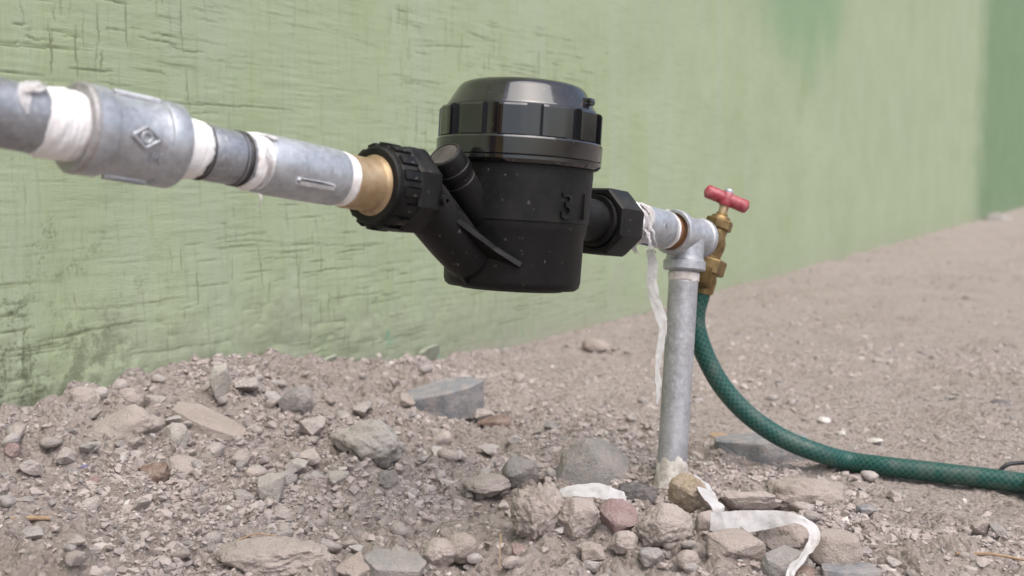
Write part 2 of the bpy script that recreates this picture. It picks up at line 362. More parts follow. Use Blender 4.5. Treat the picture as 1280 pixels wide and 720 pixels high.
GX, GY = np.meshgrid(xs, ys, indexing='ij'); GZ = ground_h(GX, GY)
nx_, ny_ = GX.shape; idx = np.arange(nx_ * ny_).reshape(nx_, ny_)
q = np.stack([idx[:-1, :-1], idx[1:, :-1], idx[1:, 1:], idx[:-1, 1:]], -1).reshape(-1, 4)
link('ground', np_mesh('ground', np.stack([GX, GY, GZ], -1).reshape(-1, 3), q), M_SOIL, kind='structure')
print('ground verts', nx_ * ny_)
def gz(x, y): return float(ground_h(np.array([x]), np.array([y]))[0])
def gzb(x, y): return float(ground_base(np.array([x]), np.array([y]))[0][0])
def G(px, py, lift=0.0):
    """where the sight line meets the smooth terrain, lifted."""
    r = ray(px, py); d = .35; prev = d
    while d < 30:
        p = CAMP + r * d
        if p.z < gzb(p.x, p.y) + lift: break
        prev = d; d += .01 if d < 2 else .1
    lo, hi = prev, d
    for _ in range(18):
        m_ = (lo + hi) / 2; p = CAMP + r * m_
        if p.z < gzb(p.x, p.y) + lift: hi = m_
        else: lo = m_
    return CAMP + r * hi, hi

# ================================================================== wall
def build_wall():
    ss = spaced(-2.0, -.72, .36, 13.0, .001, 1.05); zs = spaced(-.06, .0, .40, 2.4, .001, 1.10)
    ss = ss[(ss >= -2.4)]; zs = np.concatenate([[-.08, -.04], zs[zs >= 0]])
    H = np.zeros((len(ss), len(zs))); Gv = np.zeros_like(H)
    S, Z = np.meshgrid(ss, zs, indexing='ij')
    H += .005 * (fbm(S * 5, Z * 6, 3, 31) - .5) + .0004 * (fbm(S * 26, Z * 60, 3, 33) - .5)
    pmask = np.clip((fbm(S * 9, Z * 9, 2, 35) - .46) * 8, 0, 1)
    H += .0003 * (1 - pmask) * (vnoise(S * 40, Z * 330, 36) - .5) + .0003 * pmask * (vnoise(S * 330, Z * 45, 37) - .5)
    i0 = int(np.argmin(abs(ss + .72))); i1 = int(np.argmin(abs(ss - .36))); j0 = int(np.argmin(abs(zs))); j1 = int(np.argmin(abs(zs - .41)))
    rng = np.random.default_rng(5)
    cut = np.zeros_like(H)
    for k in range(2600):
        vert = rng.random() < .40
        L = rng.uniform(.010, .045) if vert else rng.lognormal(-3.3, .6)
        n = max(6, int(L / .0005)); a = np.linspace(0, 1, n)
        s0 = rng.uniform(-.72, .36); z0 = rng.uniform(.0, .41); wv = rng.uniform(.0001, .0007) * np.sin(a * rng.uniform(3, 9) + rng.uniform(0, 6))
        if vert: s_ = s0 + wv + a * L * rng.normal(0, .06); z_ = z0 - a * L
        else:
            s_ = s0 + a * L; z_ = z0 + wv + a * L * rng.normal(0, .03)
            if rng.random() < .25: z_ = z_ - np.where(a > .9, (a - .9) * L * 1.4, 0)
        pat_ = float(np.clip((fbm(s0 * 7, z0 * 9, 2, 51) - .36) * 4.5, .38, 1.0))
        dep = pat_ * rng.uniform(.25, 1.0) ** 2.0 * .00055 * np.sin(np.clip(a, .03, .97) * math.pi) ** .4 * np.clip(.55 + .9 * (vnoise(a * n / 9, a * 0 + k, 3)), 0, 1.3)
        i = np.round((s_ + .72) / .001).astype(int) + i0; j = np.round(z_ / .001).astype(int) + j0
        for o, wt in ((0, 1.), (1, .35), (-1, .12)):
            ii, jj = (i + o, j) if vert else (i, j + o)
            ok = (ii > i0) & (ii < i1) & (jj > j0) & (jj < j1)
            np.maximum.at(cut, (ii[ok], jj[ok]), dep[ok] * wt)
        if not vert:                                      # raised lip above a drag mark
            ii, jj = i, j + 2; ok = (ii > i0) & (ii < i1) & (jj > j0) & (jj < j1)
            np.maximum.at(H, (ii[ok], jj[ok]), H[ii[ok], jj[ok]] + dep[ok] * .25)
    H -= cut; Gv = np.clip(cut / .00042 - .12, 0, 1)
    # bumps and crumbling low down on the left
    lowm = np.clip(1 - Z / .16, 0, 1) * np.clip((.15 - S) * 2, 0, 1)
    H += lowm * (.012 * (fbm(S * 16, Z * 22, 4, 41) - .5) + .004 * np.abs(vnoise(S * 80, Z * 80, 43) - .5))
    n_s, n_z = S.shape
    V = np.stack([S, -H, Z], -1).reshape(-1, 3)                 # object frame: x along the wall, -y towards the yard
    idx = np.arange(n_s * n_z).reshape(n_s, n_z)
    q = np.stack([idx[:-1, :-1], idx[1:, :-1], idx[1:, 1:], idx[:-1, 1:]], -1).reshape(-1, 4)
    # close it: coping, back, ends
    b = n_s * n_z; s0, s1, z1 = ss[0], ss[-1], zs[-1]
    extra = np.array([(s0, .2, -.08), (s1, .2, -.08), (s1, .2, z1), (s0, .2, z1)])
    eq = np.array([(b, b + 3, b + 2, b + 1), (idx[0, -1], idx[-1, -1], b + 2, b + 3), (idx[0, 0], idx[0, -1], b + 3, b), (idx[-1, -1], idx[-1, 0], b + 1, b + 2)])
    me = np_mesh('wall', np.concatenate([V, extra]), np.concatenate([q, eq]))
    at = me.attributes.new('groove', 'FLOAT', 'POINT'); at.data.foreach_set('value', np.concatenate([Gv.ravel(), np.zeros(4)]).astype(np.float32))
    print('wall verts', len(V)); return me
wall = link('plaster_wall', build_wall(), M_WALL, label='pale green painted rough plaster wall running along the dirt yard', category='wall')
wall.location = (W0[0], W0[1], 0); wall.rotation_euler = (0, 0, math.atan2(WD[1], WD[0]))
def wall_t(px):
    k = (px - 640) / F / math.cos(PITCH)
    return (k * W0[1] - W0[0]) / (WD[0] - k * WD[1])
# loose flakes of plaster at the foot
def flake(px, py, w_, h_, tilt, seed):
    t = wall_t(px); c = W0 + WD * t; dep = c[1]; z = CAM_H - (py - 222) / F * dep
    bm = bmesh.new(); n = 14; top = []; bot = []
    for i in range(n):
        a = 2 * math.pi * i / n; r = 1 + .45 * mnoise.noise(Vector((math.cos(a) * 1.4, math.sin(a) * 1.4, seed)))
        x = math.cos(a) * r * w_ / 2; zz = math.sin(a) * r * h_ / 2
        out = -.002 - max(0, zz / h_ + .5) * .009 * tilt
        top.append(bm.verts.new((x, out - .002, zz))); bot.append(bm.verts.new((x, out + .004, zz)))
    bm.faces.new(top); bm.faces.new(bot[::-1])
    for i in range(n): bm.faces.new((top[i], bot[i], bot[(i + 1) % n], top[(i + 1) % n]))
    o = link('plaster_flake', bm_mesh('plaster_flake', bm, 30), M_FLAKE, wall); o.location = (t, 0, z); o.rotation_euler = (0, random.uniform(-.4, .4), 0)
for a in [(526, 448, .050, .026, 1.2, 1), (402, 455, .026, .010, .6, 2)]: flake(*a)

# ================================================================== frame of the pipe run
def pd(x): return F / (1.95 * (1760 - x))
def on_axis(x): return P(x, 157.7 + .159 * x, pd(x))
def on_axis2(x): return P(x, 141.2 + .1935 * x, pd(x))
O = on_axis(645); U = (on_axis(870) - on_axis(0)).normalized()
nc = (.046, -1., -.0627)
UPV = (Vector((1, 0, 0)) * nc[0] - UPC * nc[1] + FWD * nc[2]); UPV = (UPV - U * UPV.dot(U)).normalized()
AW = UPV.cross(U)
def frame(o, x, y, z):
    M = Matrix.Identity(4)
    for i, v in enumerate((x, y, z)):
        for k in range(3): M[k][i] = v[k]
    M.translation = o; return M
MA = frame(O, U, AW, UPV)
U2 = (on_axis2(470) - on_axis2(0)).normalized(); UP2 = (UPV - U2 * UPV.dot(U2)).normalized()      # the supply side sags a little at the union
O2 = on_axis2(480) - U2 * ((on_axis(480) - O).dot(U)); MB = frame(O2, U2, UP2.cross(U2), UP2)
def upos(px):                       # mm along the run from the meter's centre, for a picture column
    return (on_axis(px) - O).dot(U) * 1000
def proj(p):
    d = p - CAMP; z = d.dot(FWD); return 640 + F * d.x / z, 360 - F * d.dot(UPC) / z, z

# ------------------------------------------------------------------ water meter
wm = empty('water_meter', MA, 'black plastic water meter with ribbed round cap, hanging in the pipe run', 'water meter')
body = link('body', lathe('body', [(43.0, 27), (43.2, 20), (42.2, -6), (42.2, -7.2), (41.6, -7.6), (41.4, -9), (41.0, -13), (39.9, -15.5), (39.4, -41), (38.6, -44), (36.5, -45.6), (30, -46), (29, -46.8), (10, -46.8)], n=128, angle=40), M_BODY, wm)
cap = link('cap', lathe('cap', [(43.4, 23.2), (44, 23.0), (45.6, 23.4), (46.8, 24.6), (47.4, 25.3), (47.4, 27.0), (46.9, 27.4), (47.5, 28.0), (47.7, 36.6), (47.0, 37.6), (45.0, 38.2), (43.4, 38.6), (43.4, 54.5), (43.4, 55.4), (43.2, 56.0), (42.6, 56.8), (37.0, 66.2), (35.9, 67.7), (34.4, 69.0), (31.5, 70.2), (24, 71.5), (10, 72.4)], n=128, angle=30), M_RING, wm)
def panel_mesh():
    bm = bmesh.new(); n = 8; a0 = math.radians(9.4); rows = []
    for i in range(n + 1):
        t = -a0 + 2 * a0 * i / n; ed = 1 if i in (0, n) else 0
        ri, ro = 42.8, (46.6 - .5 * ed) / math.cos(t)
        rows.append([bm.verts.new(Vector((math.cos(t) * r, math.sin(t) * r, z)) * mm) for r, z in ((ri, 38.1), (ro, 38.2), (ro, 53.6), (ro - .9, 54.8), (ri, 55.3))])
    for a, b in zip(rows, rows[1:]):
        for k in range(5): bm.faces.new((a[k], a[(k + 1) % 5], b[(k + 1) % 5], b[k]))
    bm.faces.new(rows[0]); bm.faces.new(rows[-1]); return bm_mesh('grip_panel', bm, 28)
VIEW = MA.inverted() @ CAMP; VA = math.atan2(VIEW.y, VIEW.x)
pmesh = panel_mesh()
for k in range(12):
    o = link('grip_panel', pmesh, M_RING, cap); o.rotation_euler = (0, 0, VA + R(-6 + k * 30))
LUG = VA + R(62)
body.rotation_euler = (0, R(-2.6), 0); cap.rotation_euler = (0, R(-2.6), 0)
# seal lug on the cap's shoulder
bm = bmesh.new(); box_bm(bm, (38, -3.2, 58.5), (44.5, 3.2, 62.5)); bevel(bm, 1.2); o = link('seal_lug', bm_mesh('seal_lug', bm), M_RING, cap); o.rotation_euler = (0, 0, LUG)
# inlet arm running down into the body
def chain(name, pts, rads, mat, parent, n=40):
    return link(name, tube(name, [Vector(p) * mm for p in catmull([Vector(q_) for q_ in pts], 6)], 0, n, [v.x * mm for v in catmull([Vector((r, 0, 0)) for r in rads], 6)]), mat, parent)
arm = chain('inlet_arm', [(-86, 0, 0), (-80, 0, -2.0), (-68, 0, -10), (-50, 0, -22.5), (-36, 0, -31)], [14.2, 14.2, 14.0, 13.6, 13.2], M_BODY, wm)
def blade(name, pts, thick, nrm, parent, mat):
    bm = bmesh.new(); nv = Vector(nrm).normalized() * thick / 2
    a = [bm.verts.new((Vector(p) + nv) * mm) for p in pts]; b = [bm.verts.new((Vector(p) - nv) * mm) for p in pts]
    bm.faces.new(a); bm.faces.new(b[::-1])
    for i in range(len(a)): bm.faces.new((a[i], b[i], b[(i + 1) % len(a)], a[(i + 1) % len(a)]))
    bevel(bm, thick * .22, 2); return link(name, bm_mesh(name, bm), mat, parent)
blade('rib', [(-63, -10, -12), (-63, -14.6, -12.5), (-40, -21.5, -25), (-28.5, -31, -32.5), (-25, -27, -33.5), (-36, -10, -29)], 3.2, (.5, 0, .86), arm, M_BODY)
blade('rib', [(-66, 0, -20), (-61, 0, -26.5), (-37, 0, -46.0), (-33, 0, -40), (-40, 0, -28)], 3.0, (0, 1, 0), arm, M_BODY)
# strainer port with its plug
pd_ = Vector((-26, -1.5, 23)).normalized(); pc = Vector((-43, -3, 0))
port = link('strainer_port', lathe('strainer_port', [(9.8, -16), (9.6, 15), (8.9, 15.5), (8.9, 21)], center=pc, dirv=pd_, n=40), M_BODY, wm)
plug = link('plug', lathe('plug', [(9.8, 19.5), (10.2, 20.2), (10.2, 23.5), (9.6, 24), (9.6, 31), (9.0, 32.6), (7.9, 33.2), (7.6, 32.6), (2, 32.5)], center=pc, dirv=pd_, n=48), M_BODY, port)
link('plug_face', lathe('plug_face', [(7.5, 32.2), (7.4, 32.9), (2, 33.0)], center=pc, dirv=pd_, n=40), M_DISC, plug)
# union nuts
def union_nut(sign):
    """castellated front collar (pipe side) and an eight-sided grip behind; x grows away from the meter."""
    n = 8; bm = bmesh.new()
    prof = [(14.6, 0), (19.0, 0), (21.4, 2.2), (22.4, 5), (22.4, 16.5), (21.6, 18.2)] if sign < 0 else [(17.2, 3.0), (17.6, .2), (20.6, 0), (21.4, .8), (22.0, 2.0), (22.0, 21.0), (20.2, 26.0), (15, 26.5)]
    rings = []
    for r, a in prof:
        ring = []
        for i in range(64):
            t = 2 * math.pi * i / 64; ph = ((t + math.pi / 8) % (math.pi / 4)) - math.pi / 8
            rr = r if r < 20 else min(r * math.cos(math.pi / 8) / math.cos(ph) * 1.03, r * 1.035)
            ring.append(bm.verts.new(Vector((sign * a, math.cos(t) * rr, math.sin(t) * rr)) * mm))
        rings.append(ring)
    for a, b in zip(rings, rings[1:]):
        for i in range(64): bm.faces.new((a[i], a[(i + 1) % 64], b[(i + 1) % 64], b[i]))
    bm.faces.new(rings[0]); bm.faces.new(rings[-1])
    grip = bm_mesh('union_nut', bm, 22)
    col = lathe('nut_collar', [(15.2, 31.0), (15.2, 22.0), (15.6, 17), (20.8, 17), (20.8, 27.5), (20.2, 28.4), (19.6, 28.6), (19.4, 30.4), (18.6, 31.2), (16.0, 31.2)], axis='x', n=64, closed=True)
    if sign < 0:
        for v in col.vertices: v.co.x *= -1
        col.flip_normals()
    o = link('union_nut', grip, M_BODY, wm); o.location = (sign * (.0815 if sign < 0 else .0785), 0, 0)
    if sign < 0: link('nut_collar', col, M_BODY, o)
    bm = bmesh.new(); box_bm(bm, (17.5, -2.6, 19.6), (28.2, 2.6, 22.0)); bevel(bm, .7)
    tm = bm_mesh('tooth', bm)
    for k in range(16):
        if sign > 0: break
        e = link('tooth', tm, M_BODY, o); e.rotation_euler = (R(k * 22.5 + 6), 0, 0); e.scale = (sign, 1, 1)
    return o
nutL = union_nut(-1); nutR = union_nut(1)
o = link('seal_eye', lathe('seal_eye', [(1.2, -2.5), (2.9, -2.5), (2.9, 2.5), (1.2, 2.5)], axis='y', n=20, closed=True), M_BODY, nutL); o.location = (.0, -.0205, -.004)
# brass tail in the inlet nut
link('brass_tail', lathe('brass_tail', [(11.9, -142), (11.9, -131), (13.1, -130.2), (13.1, -115), (13.8, -113.6), (15.3, -112.4), (15.3, -110.0), (14, -100), (12, -92)], axis='x', n=56, angle=30), M_BRASS, wm)
# outlet tube with a groove ring
link('outlet_tube', lathe('outlet_tube', [(14.2, 36), (13.6, 44), (13.4, 62), (13.4, 79), (13.4, 84)], axis='x', n=48), M_BODY, wm)
link('lock_ring', lathe('lock_ring', [(13.0, 76.2), (16.4, 76.2), (16.8, 77.4), (16.8, 80.5), (13.0, 80.5)], axis='x', n=56, closed=True), M_BODY, wm)
# raised figures on the body
def text_mesh(s, size, ext):
    cu = bpy.data.curves.new('txt', 'FONT'); cu.body = s; cu.size = size; cu.extrude = ext; cu.offset = size * .018; cu.resolution_u = 5
    ob = bpy.data.objects.new('txt', cu); COL.objects.link(ob); bpy.context.view_layer.update()
    me = bpy.data.meshes.new_from_object(ob.evaluated_get(bpy.context.evaluated_depsgraph_get())); bpy.data.objects.remove(ob); bpy.data.curves.remove(cu); return me
def figure(ch, ang, z, rad, size=.0165):
    me = text_mesh(ch, size, .0016); xs_ = [v.co.x for v in me.vertices]; cx = (min(xs_) + max(xs_)) / 2
    for v in me.vertices:
        a = ang + (v.co.x - cx) / rad; r = rad + v.co.z
        v.co = Vector((math.cos(a) * r, math.sin(a) * r, z + v.co.y))
    finish(me, 30); link('raised_figure', me, M_BODY, body)
figure('3', VA + R(40), -.0045, .0424, .020); figure('1', VA + R(61), -.0045, .0424, .020)

# ------------------------------------------------------------------ supply pipe on the left
sp = empty('supply_pipe', MB, 'galvanised supply pipe with thick couplings and white tape entering from the left', 'pipe')
link('pipe', lathe('pipe', [(12.7, -436), (12.7, -300), (12.7, -262)], axis='x', n=56), M_PIPE, sp)
def tape_wrap(a, b, r, parent, mat=M_TAPE, seed=0, bulge=.8):
    n = max(6, int(abs(b - a) / .6)); prof = [(r - 1.2, a)]
    for i in range(n + 1):
        f = i / n; prof.append((r + bulge * math.sin(math.pi * f) ** .5 + .13 * math.sin(f * abs(b - a) * 2.6 + seed), a + (b - a) * f))
    prof.append((r - 1.2, b))
    me = lathe('tape_wrap', prof, axis='x', n=72, wob=.5, seed=seed, angle=70); mid = (a + b) / 2
    for v in me.vertices:                      # ragged edges, wound slightly askew
        x = v.co.x * 1000; e = (x - mid) / (abs(b - a) / 2); t = math.atan2(v.co.y, v.co.z)
        v.co.x += mm * (abs(e) ** 3 * (1.5 * mnoise.noise(Vector((math.cos(t) * 2.2, math.sin(t) * 2.2, seed * 3 + (e > 0) * 7))) + .7 * mnoise.noise(Vector((math.cos(t) * 7, math.sin(t) * 7, seed + (e > 0) * 5)))) + 1.1 * math.sin(t + seed))
    return link('tape_wrap', me, mat, parent)
tape_wrap(-283, -266, 13.0, sp, seed=1, bulge=.8)
big = link('coupling', lathe('coupling', [(14.5, -265.5), (15.8, -267.6), (17.3, -268), (17.9, -267.3), (17.9, -258.7), (17.5, -257.9), (16.5, -257.1), (16.2, -256.5), (16.2, -236), (16.5, -235.2), (17.5, -234.6), (17.8, -233.8), (17.8, -226.6), (17.4, -225.8), (15, -225.2), (13, -225.5)], axis='x', n=72, angle=35), M_FIT, sp)
link('worn_rim', lathe('worn_rim', [(15.2, -267.8), (17.3, -268.4), (18.05, -267.4), (18.0, -266.0)], axis='x', n=72), M_RIM, big)
def ridge(parent, x0, x1, ang, rad, w_=2.6, h_=1.6):
    bm = bmesh.new(); box_bm(bm, (x0, -w_ / 2, rad - 1), (x1, w_ / 2, rad + h_)); bevel(bm, .9, 3)
    o = link('cast_ridge', bm_mesh('cast_ridge', bm), M_SEAL, parent); o.rotation_euler = (ang, 0, 0); return o
CA = math.atan2(-(VIEW.y), VIEW.z)     # roll that brings local z round to face the camera
ridge(big, -256, -235, CA - R(80), 16.5); ridge(big, -255, -236, CA + R(80), 16.5, 3.2)
# cast mark: a lozenge with a disc and two short strokes
def curve_stroke(name, pts2, parent, x0, roll, rad, wid=.55):
    ps = []
    for (a, b) in pts2: t = roll + b / rad; ps.append(Vector((x0 + a, -math.sin(t) * rad, math.cos(t) * rad)) * mm)
    return link(name, tube(name, ps, wid * mm, 8), M_FIT, parent)
loz = [(-6, 0), (0, -4.2), (6, 0), (0, 4.2), (-6, 0)]
sub = []
for p_, q_ in zip(loz, loz[1:]):
    for k in range(5): sub.append((p_[0] + (q_[0] - p_[0]) * k / 5, p_[1] + (q_[1] - p_[1]) * k / 5))
sub.append(loz[-1])
curve_stroke('cast_mark', sub, big, -246.5, CA - R(4), 16.6, .85)
curve_stroke('cast_mark', [(2.2 * math.cos(t), 2.0 * math.sin(t)) for t in np.linspace(0, 6.28, 16)], big, -246.5, CA - R(4), 16.6, .8)
curve_stroke('cast_mark', [(-2.5, -2.2), (-2.5, 2), (-.6, -.8), (1.2, 2), (1.2, -2.2)], big, -240.0, CA + R(22), 16.6, .75)
tape_wrap(-225, -213.5, 12.2, sp, seed=2, bulge=.7)
link('nipple', lathe('nipple', [(11.4, -226), (11.4, -212), (11.9, -211), (11.9, -193.5), (11.4, -192.5), (11.2, -184)], axis='x', n=56), M_PIPE, sp)
for a in (-212.6, -211.0, -195.0, -193.2, -191.4):
    link('thread_ring', lathe('thread_ring', [(11.4, a - .75), (12.25, a), (11.4, a + .75)], axis='x', n=56, closed=True), M_THREAD, sp)
tape_wrap(-190.5, -180.5, 12.1, sp, seed=3, bulge=.9)
small = link('socket', lathe('socket', [(11, -180.5), (12.6, -181.5), (13.3, -181.3), (13.7, -180), (13.8, -160), (13.6, -138), (13.2, -136.3), (12, -136)], axis='x', n=64), M_FIT, sp)
ridge(small, -169, -147, CA + R(20), 13.6, 3.4, 1.9); ridge(small, -170, -147, CA + R(150), 13.6, 2.4, 1.3)
tape_wrap(-137.5, -130.3, 12.3, sp, seed=4, bulge=.6)
# frayed ends of tape
def strand(pts, width, parent, seed, mat=M_TAPE):
    pts = [Vector(p) * mm for p in pts]
    return link('tape_strand', ribbon('tape_strand', pts, [v * mm for v in width], [Vector((1, -.25, .1))] * len(pts), .0002, 6, .00028, seed), mat, parent)
def rim(x, roll, r): t = CA - R(roll); return (x, -math.sin(t) * r, math.cos(t) * r)
strand([rim(-186, 70, 13.0), rim(-186.5, 30, 13.3), rim(-184.5, 0, 13.9), rim(-184, -40, 13.7), rim(-185, -75, 13.4), (-186, -11, -15), (-186.5, -11, -21)], [2.2, 3, 2.6, 2.4, 1.8, 1.0, .5], sp, 3)
strand([rim(-183, 75, 13.2), rim(-182, 62, 14.2), rim(-179.5, 52, 15.2)], [3, 4.5, 2.0], sp, 4)
strand([rim(-283, 100, 14.2), rim(-288, 70, 14.0), rim(-292.5, 50, 13.8), rim(-293.5, 25, 13.7), rim(-292.5, 5, 13.4)], [8, 6, 5.0, 3.5, .8], sp, 7)
strand([rim(-284, 60, 14.3), rim(-289, 48, 14.5), rim(-293.8, 40, 14.4)], [3, 4, 3], sp, 9)
# elbow and drop leg outside the picture
el = P(0, 145, pd(0)); L0 = O2 + U2 * -.434
dn = Vector((0, 0, -1)); eb = [L0 + U2 * .012, L0 - U2 * .004, L0 - U2 * .013 + dn * .004, L0 - U2 * .017 + dn * .013, L0 - U2 * .0175 + dn * .03]
MAi = MB.inverted()
link('elbow', tube('elbow', [MAi @ p for p in catmull(eb, 5)], .0175, 28), M_FIT, sp)
link('drop_leg', tube('drop_leg', [MAi @ (L0 - U * .0175 + dn * .02), MAi @ Vector((L0.x - U.x * .0175, L0.y - U.y * .0175, -.05))], .0127, 28), M_PIPE, sp)

# ------------------------------------------------------------------ standpipe with tee on the right
T = O + U * .1905
foot = P(838, 612, .757)
ZR = (T - foot).normalized(); XR = (U - ZR * U.dot(ZR)).normalized(); YR = ZR.cross(XR)
MS = frame(T, XR, YR, ZR); HL = (T - foot).length * 1000
st = empty('standpipe', MS, 'galvanised tee on an upright galvanised pipe rising from the rubble', 'pipe')
tee = link('tee', lathe('tee', [(12.6, -12), (12.7, -19.6), (13.4, -20.6), (15.2, -20.6), (15.9, -19.6), (15.9, -15), (15.0, -13.8), (13.5, -12.6), (13.2, 0), (13.2, 12), (13.6, 15.5), (14.6, 16.5), (14.6, 20.2), (14.0, 21), (9, 21)], axis='x', n=64), M_TEE, st)
link('branch', lathe('branch', [(13.0, 0), (13.0, -15), (13.4, -17.4), (14.9, -18.6), (14.9, -24.2), (14.2, -25), (11, -25)], axis='z', n=64), M_TEE, tee)
link('upright_pipe', lathe('upright_pipe', [(10.5, -20), (10.5, -26)] + [(10.2 + (.28 if i % 2 else -.15), -26 - i * .75) for i in range(10)] + [(10.35, -34), (10.4, -60), (10.4, -HL - 30)], axis='z', n=56, angle=60), M_RISER, st)
link('tape_wrap', lathe('tape_wrap', [(10.3, -26.5), (11.0, -26.8), (11.15, -28.5), (10.9, -30), (11.05, -31.5), (10.4, -33)], axis='z', n=48, wob=.35, seed=4, angle=70), M_TAPE2, st)
link('reducing_bush', lathe('reducing_bush', [(10.9, -18.5), (12.6, -18.4), (12.6, -14)], axis='x', n=48), M_RUST, st)
link('rust_band', lathe('rust_band', [(11.2, -28.6), (11.5, -28.5), (11.5, -22.5)], axis='x', n=48), M_RUST, st)
so = link('socket', lathe('socket', [(10.5, -72.2), (12.9, -72.2), (13.4, -71), (13.3, -50), (13.4, -33.2), (12.8, -32.2), (10.5, -32)], axis='x', n=56), M_FIT, st)
ridge(so, -64, -44, CA + R(75), 13.2, 2.2, 1.1)
tw = tape_wrap(-33.2, -26.5, 12.0, st, seed=6, bulge=1.0); tape_wrap(-79, -66, 12.6, st, seed=8, bulge=.7)
curve_stroke('cast_mark', [(-2.5, -2.2), (-2.5, 2), (0, -1.0), (2.2, 2), (2.2, -2.2)], so, -50, CA - R(8), 13.4, .6)
# ragged tape bunched behind the outlet nut
strand([rim(-76, 70, 12.5), rim(-74, 30, 14.4), rim(-72.5, 0, 14.6), rim(-71, -40, 14.8), rim(-70, -70, 14.5), rim(-66, -85, 16.5), rim(-61, -88, 20)], [3, 6, 5, 5, 5, 3.5, .8], st, 11)
strand([rim(-73, 10, 14.2), rim(-69.5, -25, 14.8), rim(-71, -60, 15), rim(-67, -80, 17), rim(-63, -75, 22)], [3, 5, 6, 3, .6], st, 12)
strand([rim(-74, 60, 14), rim(-70, 35, 15), rim(-68, 10, 14.6), rim(-72, -10, 14.2)], [4, 6, 5, 3], st, 13)
strand([rim(-34, 80, 13.6), rim(-33.4, 30, 14.0), rim(-33, -20, 14.0), rim(-33.6, -70, 14.0)], [2.2, 2.6, 2.4, 2.0], st, 14)
for i_, (a_, b_, c_) in enumerate([((-72, -12, -8), (-69, -15, -15), (-63, -15.5, -20)), ((-74, -12.5, -5), (-72, -15.5, -13), (-70, -15, -23)), ((-70, -13.5, -3), (-66, -15.5, -10), (-60, -15, -17)), ((-75, -9, 11), (-71, -15.5, 4), (-72, -15, -6))]):
    strand([a_, ((a_[0] + b_[0]) / 2 + .6, (a_[1] + b_[1]) / 2 - 1, (a_[2] + b_[2]) / 2), b_, c_], [3.2, 2.4, 1.6, .5] if i_ < 3 else [3, 4, 4, 2], st, 40 + i_)
# dried cement on the foot
bm = bmesh.new(); rows = []
for k in range(48):
    a = 2 * math.pi * k / 48; top = 19 + 9 * mnoise.noise(Vector((math.cos(a) * 1.5, math.sin(a) * 1.5, 2.3))) + 1.6 * mnoise.noise(Vector((math.cos(a) * 4, math.sin(a) * 4, 7)))
    col = []
    for j in range(9):
        f = j / 8; r = 10.3 + (0 if j == 8 else .5 + 1.3 * (1 - f) + .9 * mnoise.noise(Vector((math.cos(a) * 3, math.sin(a) * 3, f * 4))))
        col.append(bm.verts.new(Vector((math.cos(a) * r, math.sin(a) * r, -HL - 6 + (top + 6) * f)) * mm))
    rows.append(col)
for k in range(48):
    for j in range(8): bm.faces.new((rows[k][j], rows[(k + 1) % 48][j], rows[(k + 1) % 48][j + 1], rows[k][j + 1]))
link('cement_splash', bm_mesh('cement_splash', bm, 50), M_CEM, st)

# ------------------------------------------------------------------ garden tap
tapc = O + U * .2215
zt = (Vector((1, 0, 0)) * .31 + UPC * 1.0 + FWD * .02).normalized()
xt = (U - zt * U.dot(zt)).normalized(); MT_ = frame(tapc, xt, zt.cross(xt), zt)
tp = empty('garden_tap', MT_, 'old brass garden tap with red handle at the end of the tee', 'tap')
tb = link('tap_body', lathe('tap_body', [(7.2, 11.5), (8.0, 10), (7.4, 5), (9.2, 0), (9.4, -5), (8.4, -10), (9.0, -13)], center=(9, 0, 0), axis='z', n=40), M_BRASS2, tp)
link('inlet_spigot', lathe('inlet_spigot', [(9.2, -8), (9.2, 0), (8.4, 9)], axis='x', n=40), M_BRASS2, tb)
def hexa(name, r, z0, z1, c, parent, mat, n=6, ch=1.2, rot=.3):
    bm = bmesh.new(); rings = []
    for rr, z in ((r - ch, z0), (r, z0 + ch * .8), (r, z1 - ch * .8), (r - ch, z1)):
        rings.append([bm.verts.new(Vector((c[0] + math.cos(rot + 2 * math.pi * k / n) * rr, c[1] + math.sin(rot + 2 * math.pi * k / n) * rr, z)) * mm) for k in range(n)])
    for a, b in zip(rings, rings[1:]):
        for k in range(n): bm.faces.new((a[k], a[(k + 1) % n], b[(k + 1) % n], b[k]))
    bm.faces.new(rings[0]); bm.faces.new(rings[-1]); bevel(bm, .35, 1); return link(name, bm_mesh(name, bm, 20), mat, parent)
hexa('bonnet_nut', 10.6, 9.5, 17.5, (9, 0), tp, M_BRASS2)
link('gland', lathe('gland', [(7.8, 17.2), (6.6, 19.5), (4.4, 20.5), (4.2, 22)], center=(9, 0, 0), axis='z', n=32), M_BRASS2, tp)
link('stem', lathe('stem', [(3.4, 20), (3.4, 32), (2.8, 36)], center=(9, 0, 0), axis='z', n=24), M_BRASS, tp)
# T handle: bulged ends, flattened middle
cx_ = (MT_.inverted().to_3x3() @ Vector((.96, -.10, -.30))); cx_.z = -.10; cx_.normalize()
hc = Vector((9, 0, 33)); hp = []; hr = []
for k in range(25):
    f = k / 24 * 2 - 1; hp.append((hc + cx_ * f * 17.5) * mm)
    e = min(1, (1 - abs(f)) / .16); hr.append((4.9 + .25 * abs(f)) * math.sqrt(max(.04, 1 - (1 - e) ** 2)) * mm)
hd = link('handle', tube('handle', hp, 0, 28, hr), M_RED, tp)
link('handle_hub', lathe('handle_hub', [(4.6, -5.2), (5.3, -3), (5.3, 3.4), (4.6, 4.6)], center=hc, axis='z', n=32), M_RED, hd)
link('handle_screw', lathe('handle_screw', [(3.6, 4.4), (3.6, 6), (2.6, 7.4), (1, 7.8)], center=hc, axis='z', n=24), M_FIT, hd)
hexa('hose_nut', 13.4, -24, -12.0, (11.4, 0), tp, M_BRASS2, 6, 1.4, .1)
TI = MT_.inverted()
h0 = P(881, 352, .806); h1 = P(876, 372, .807)
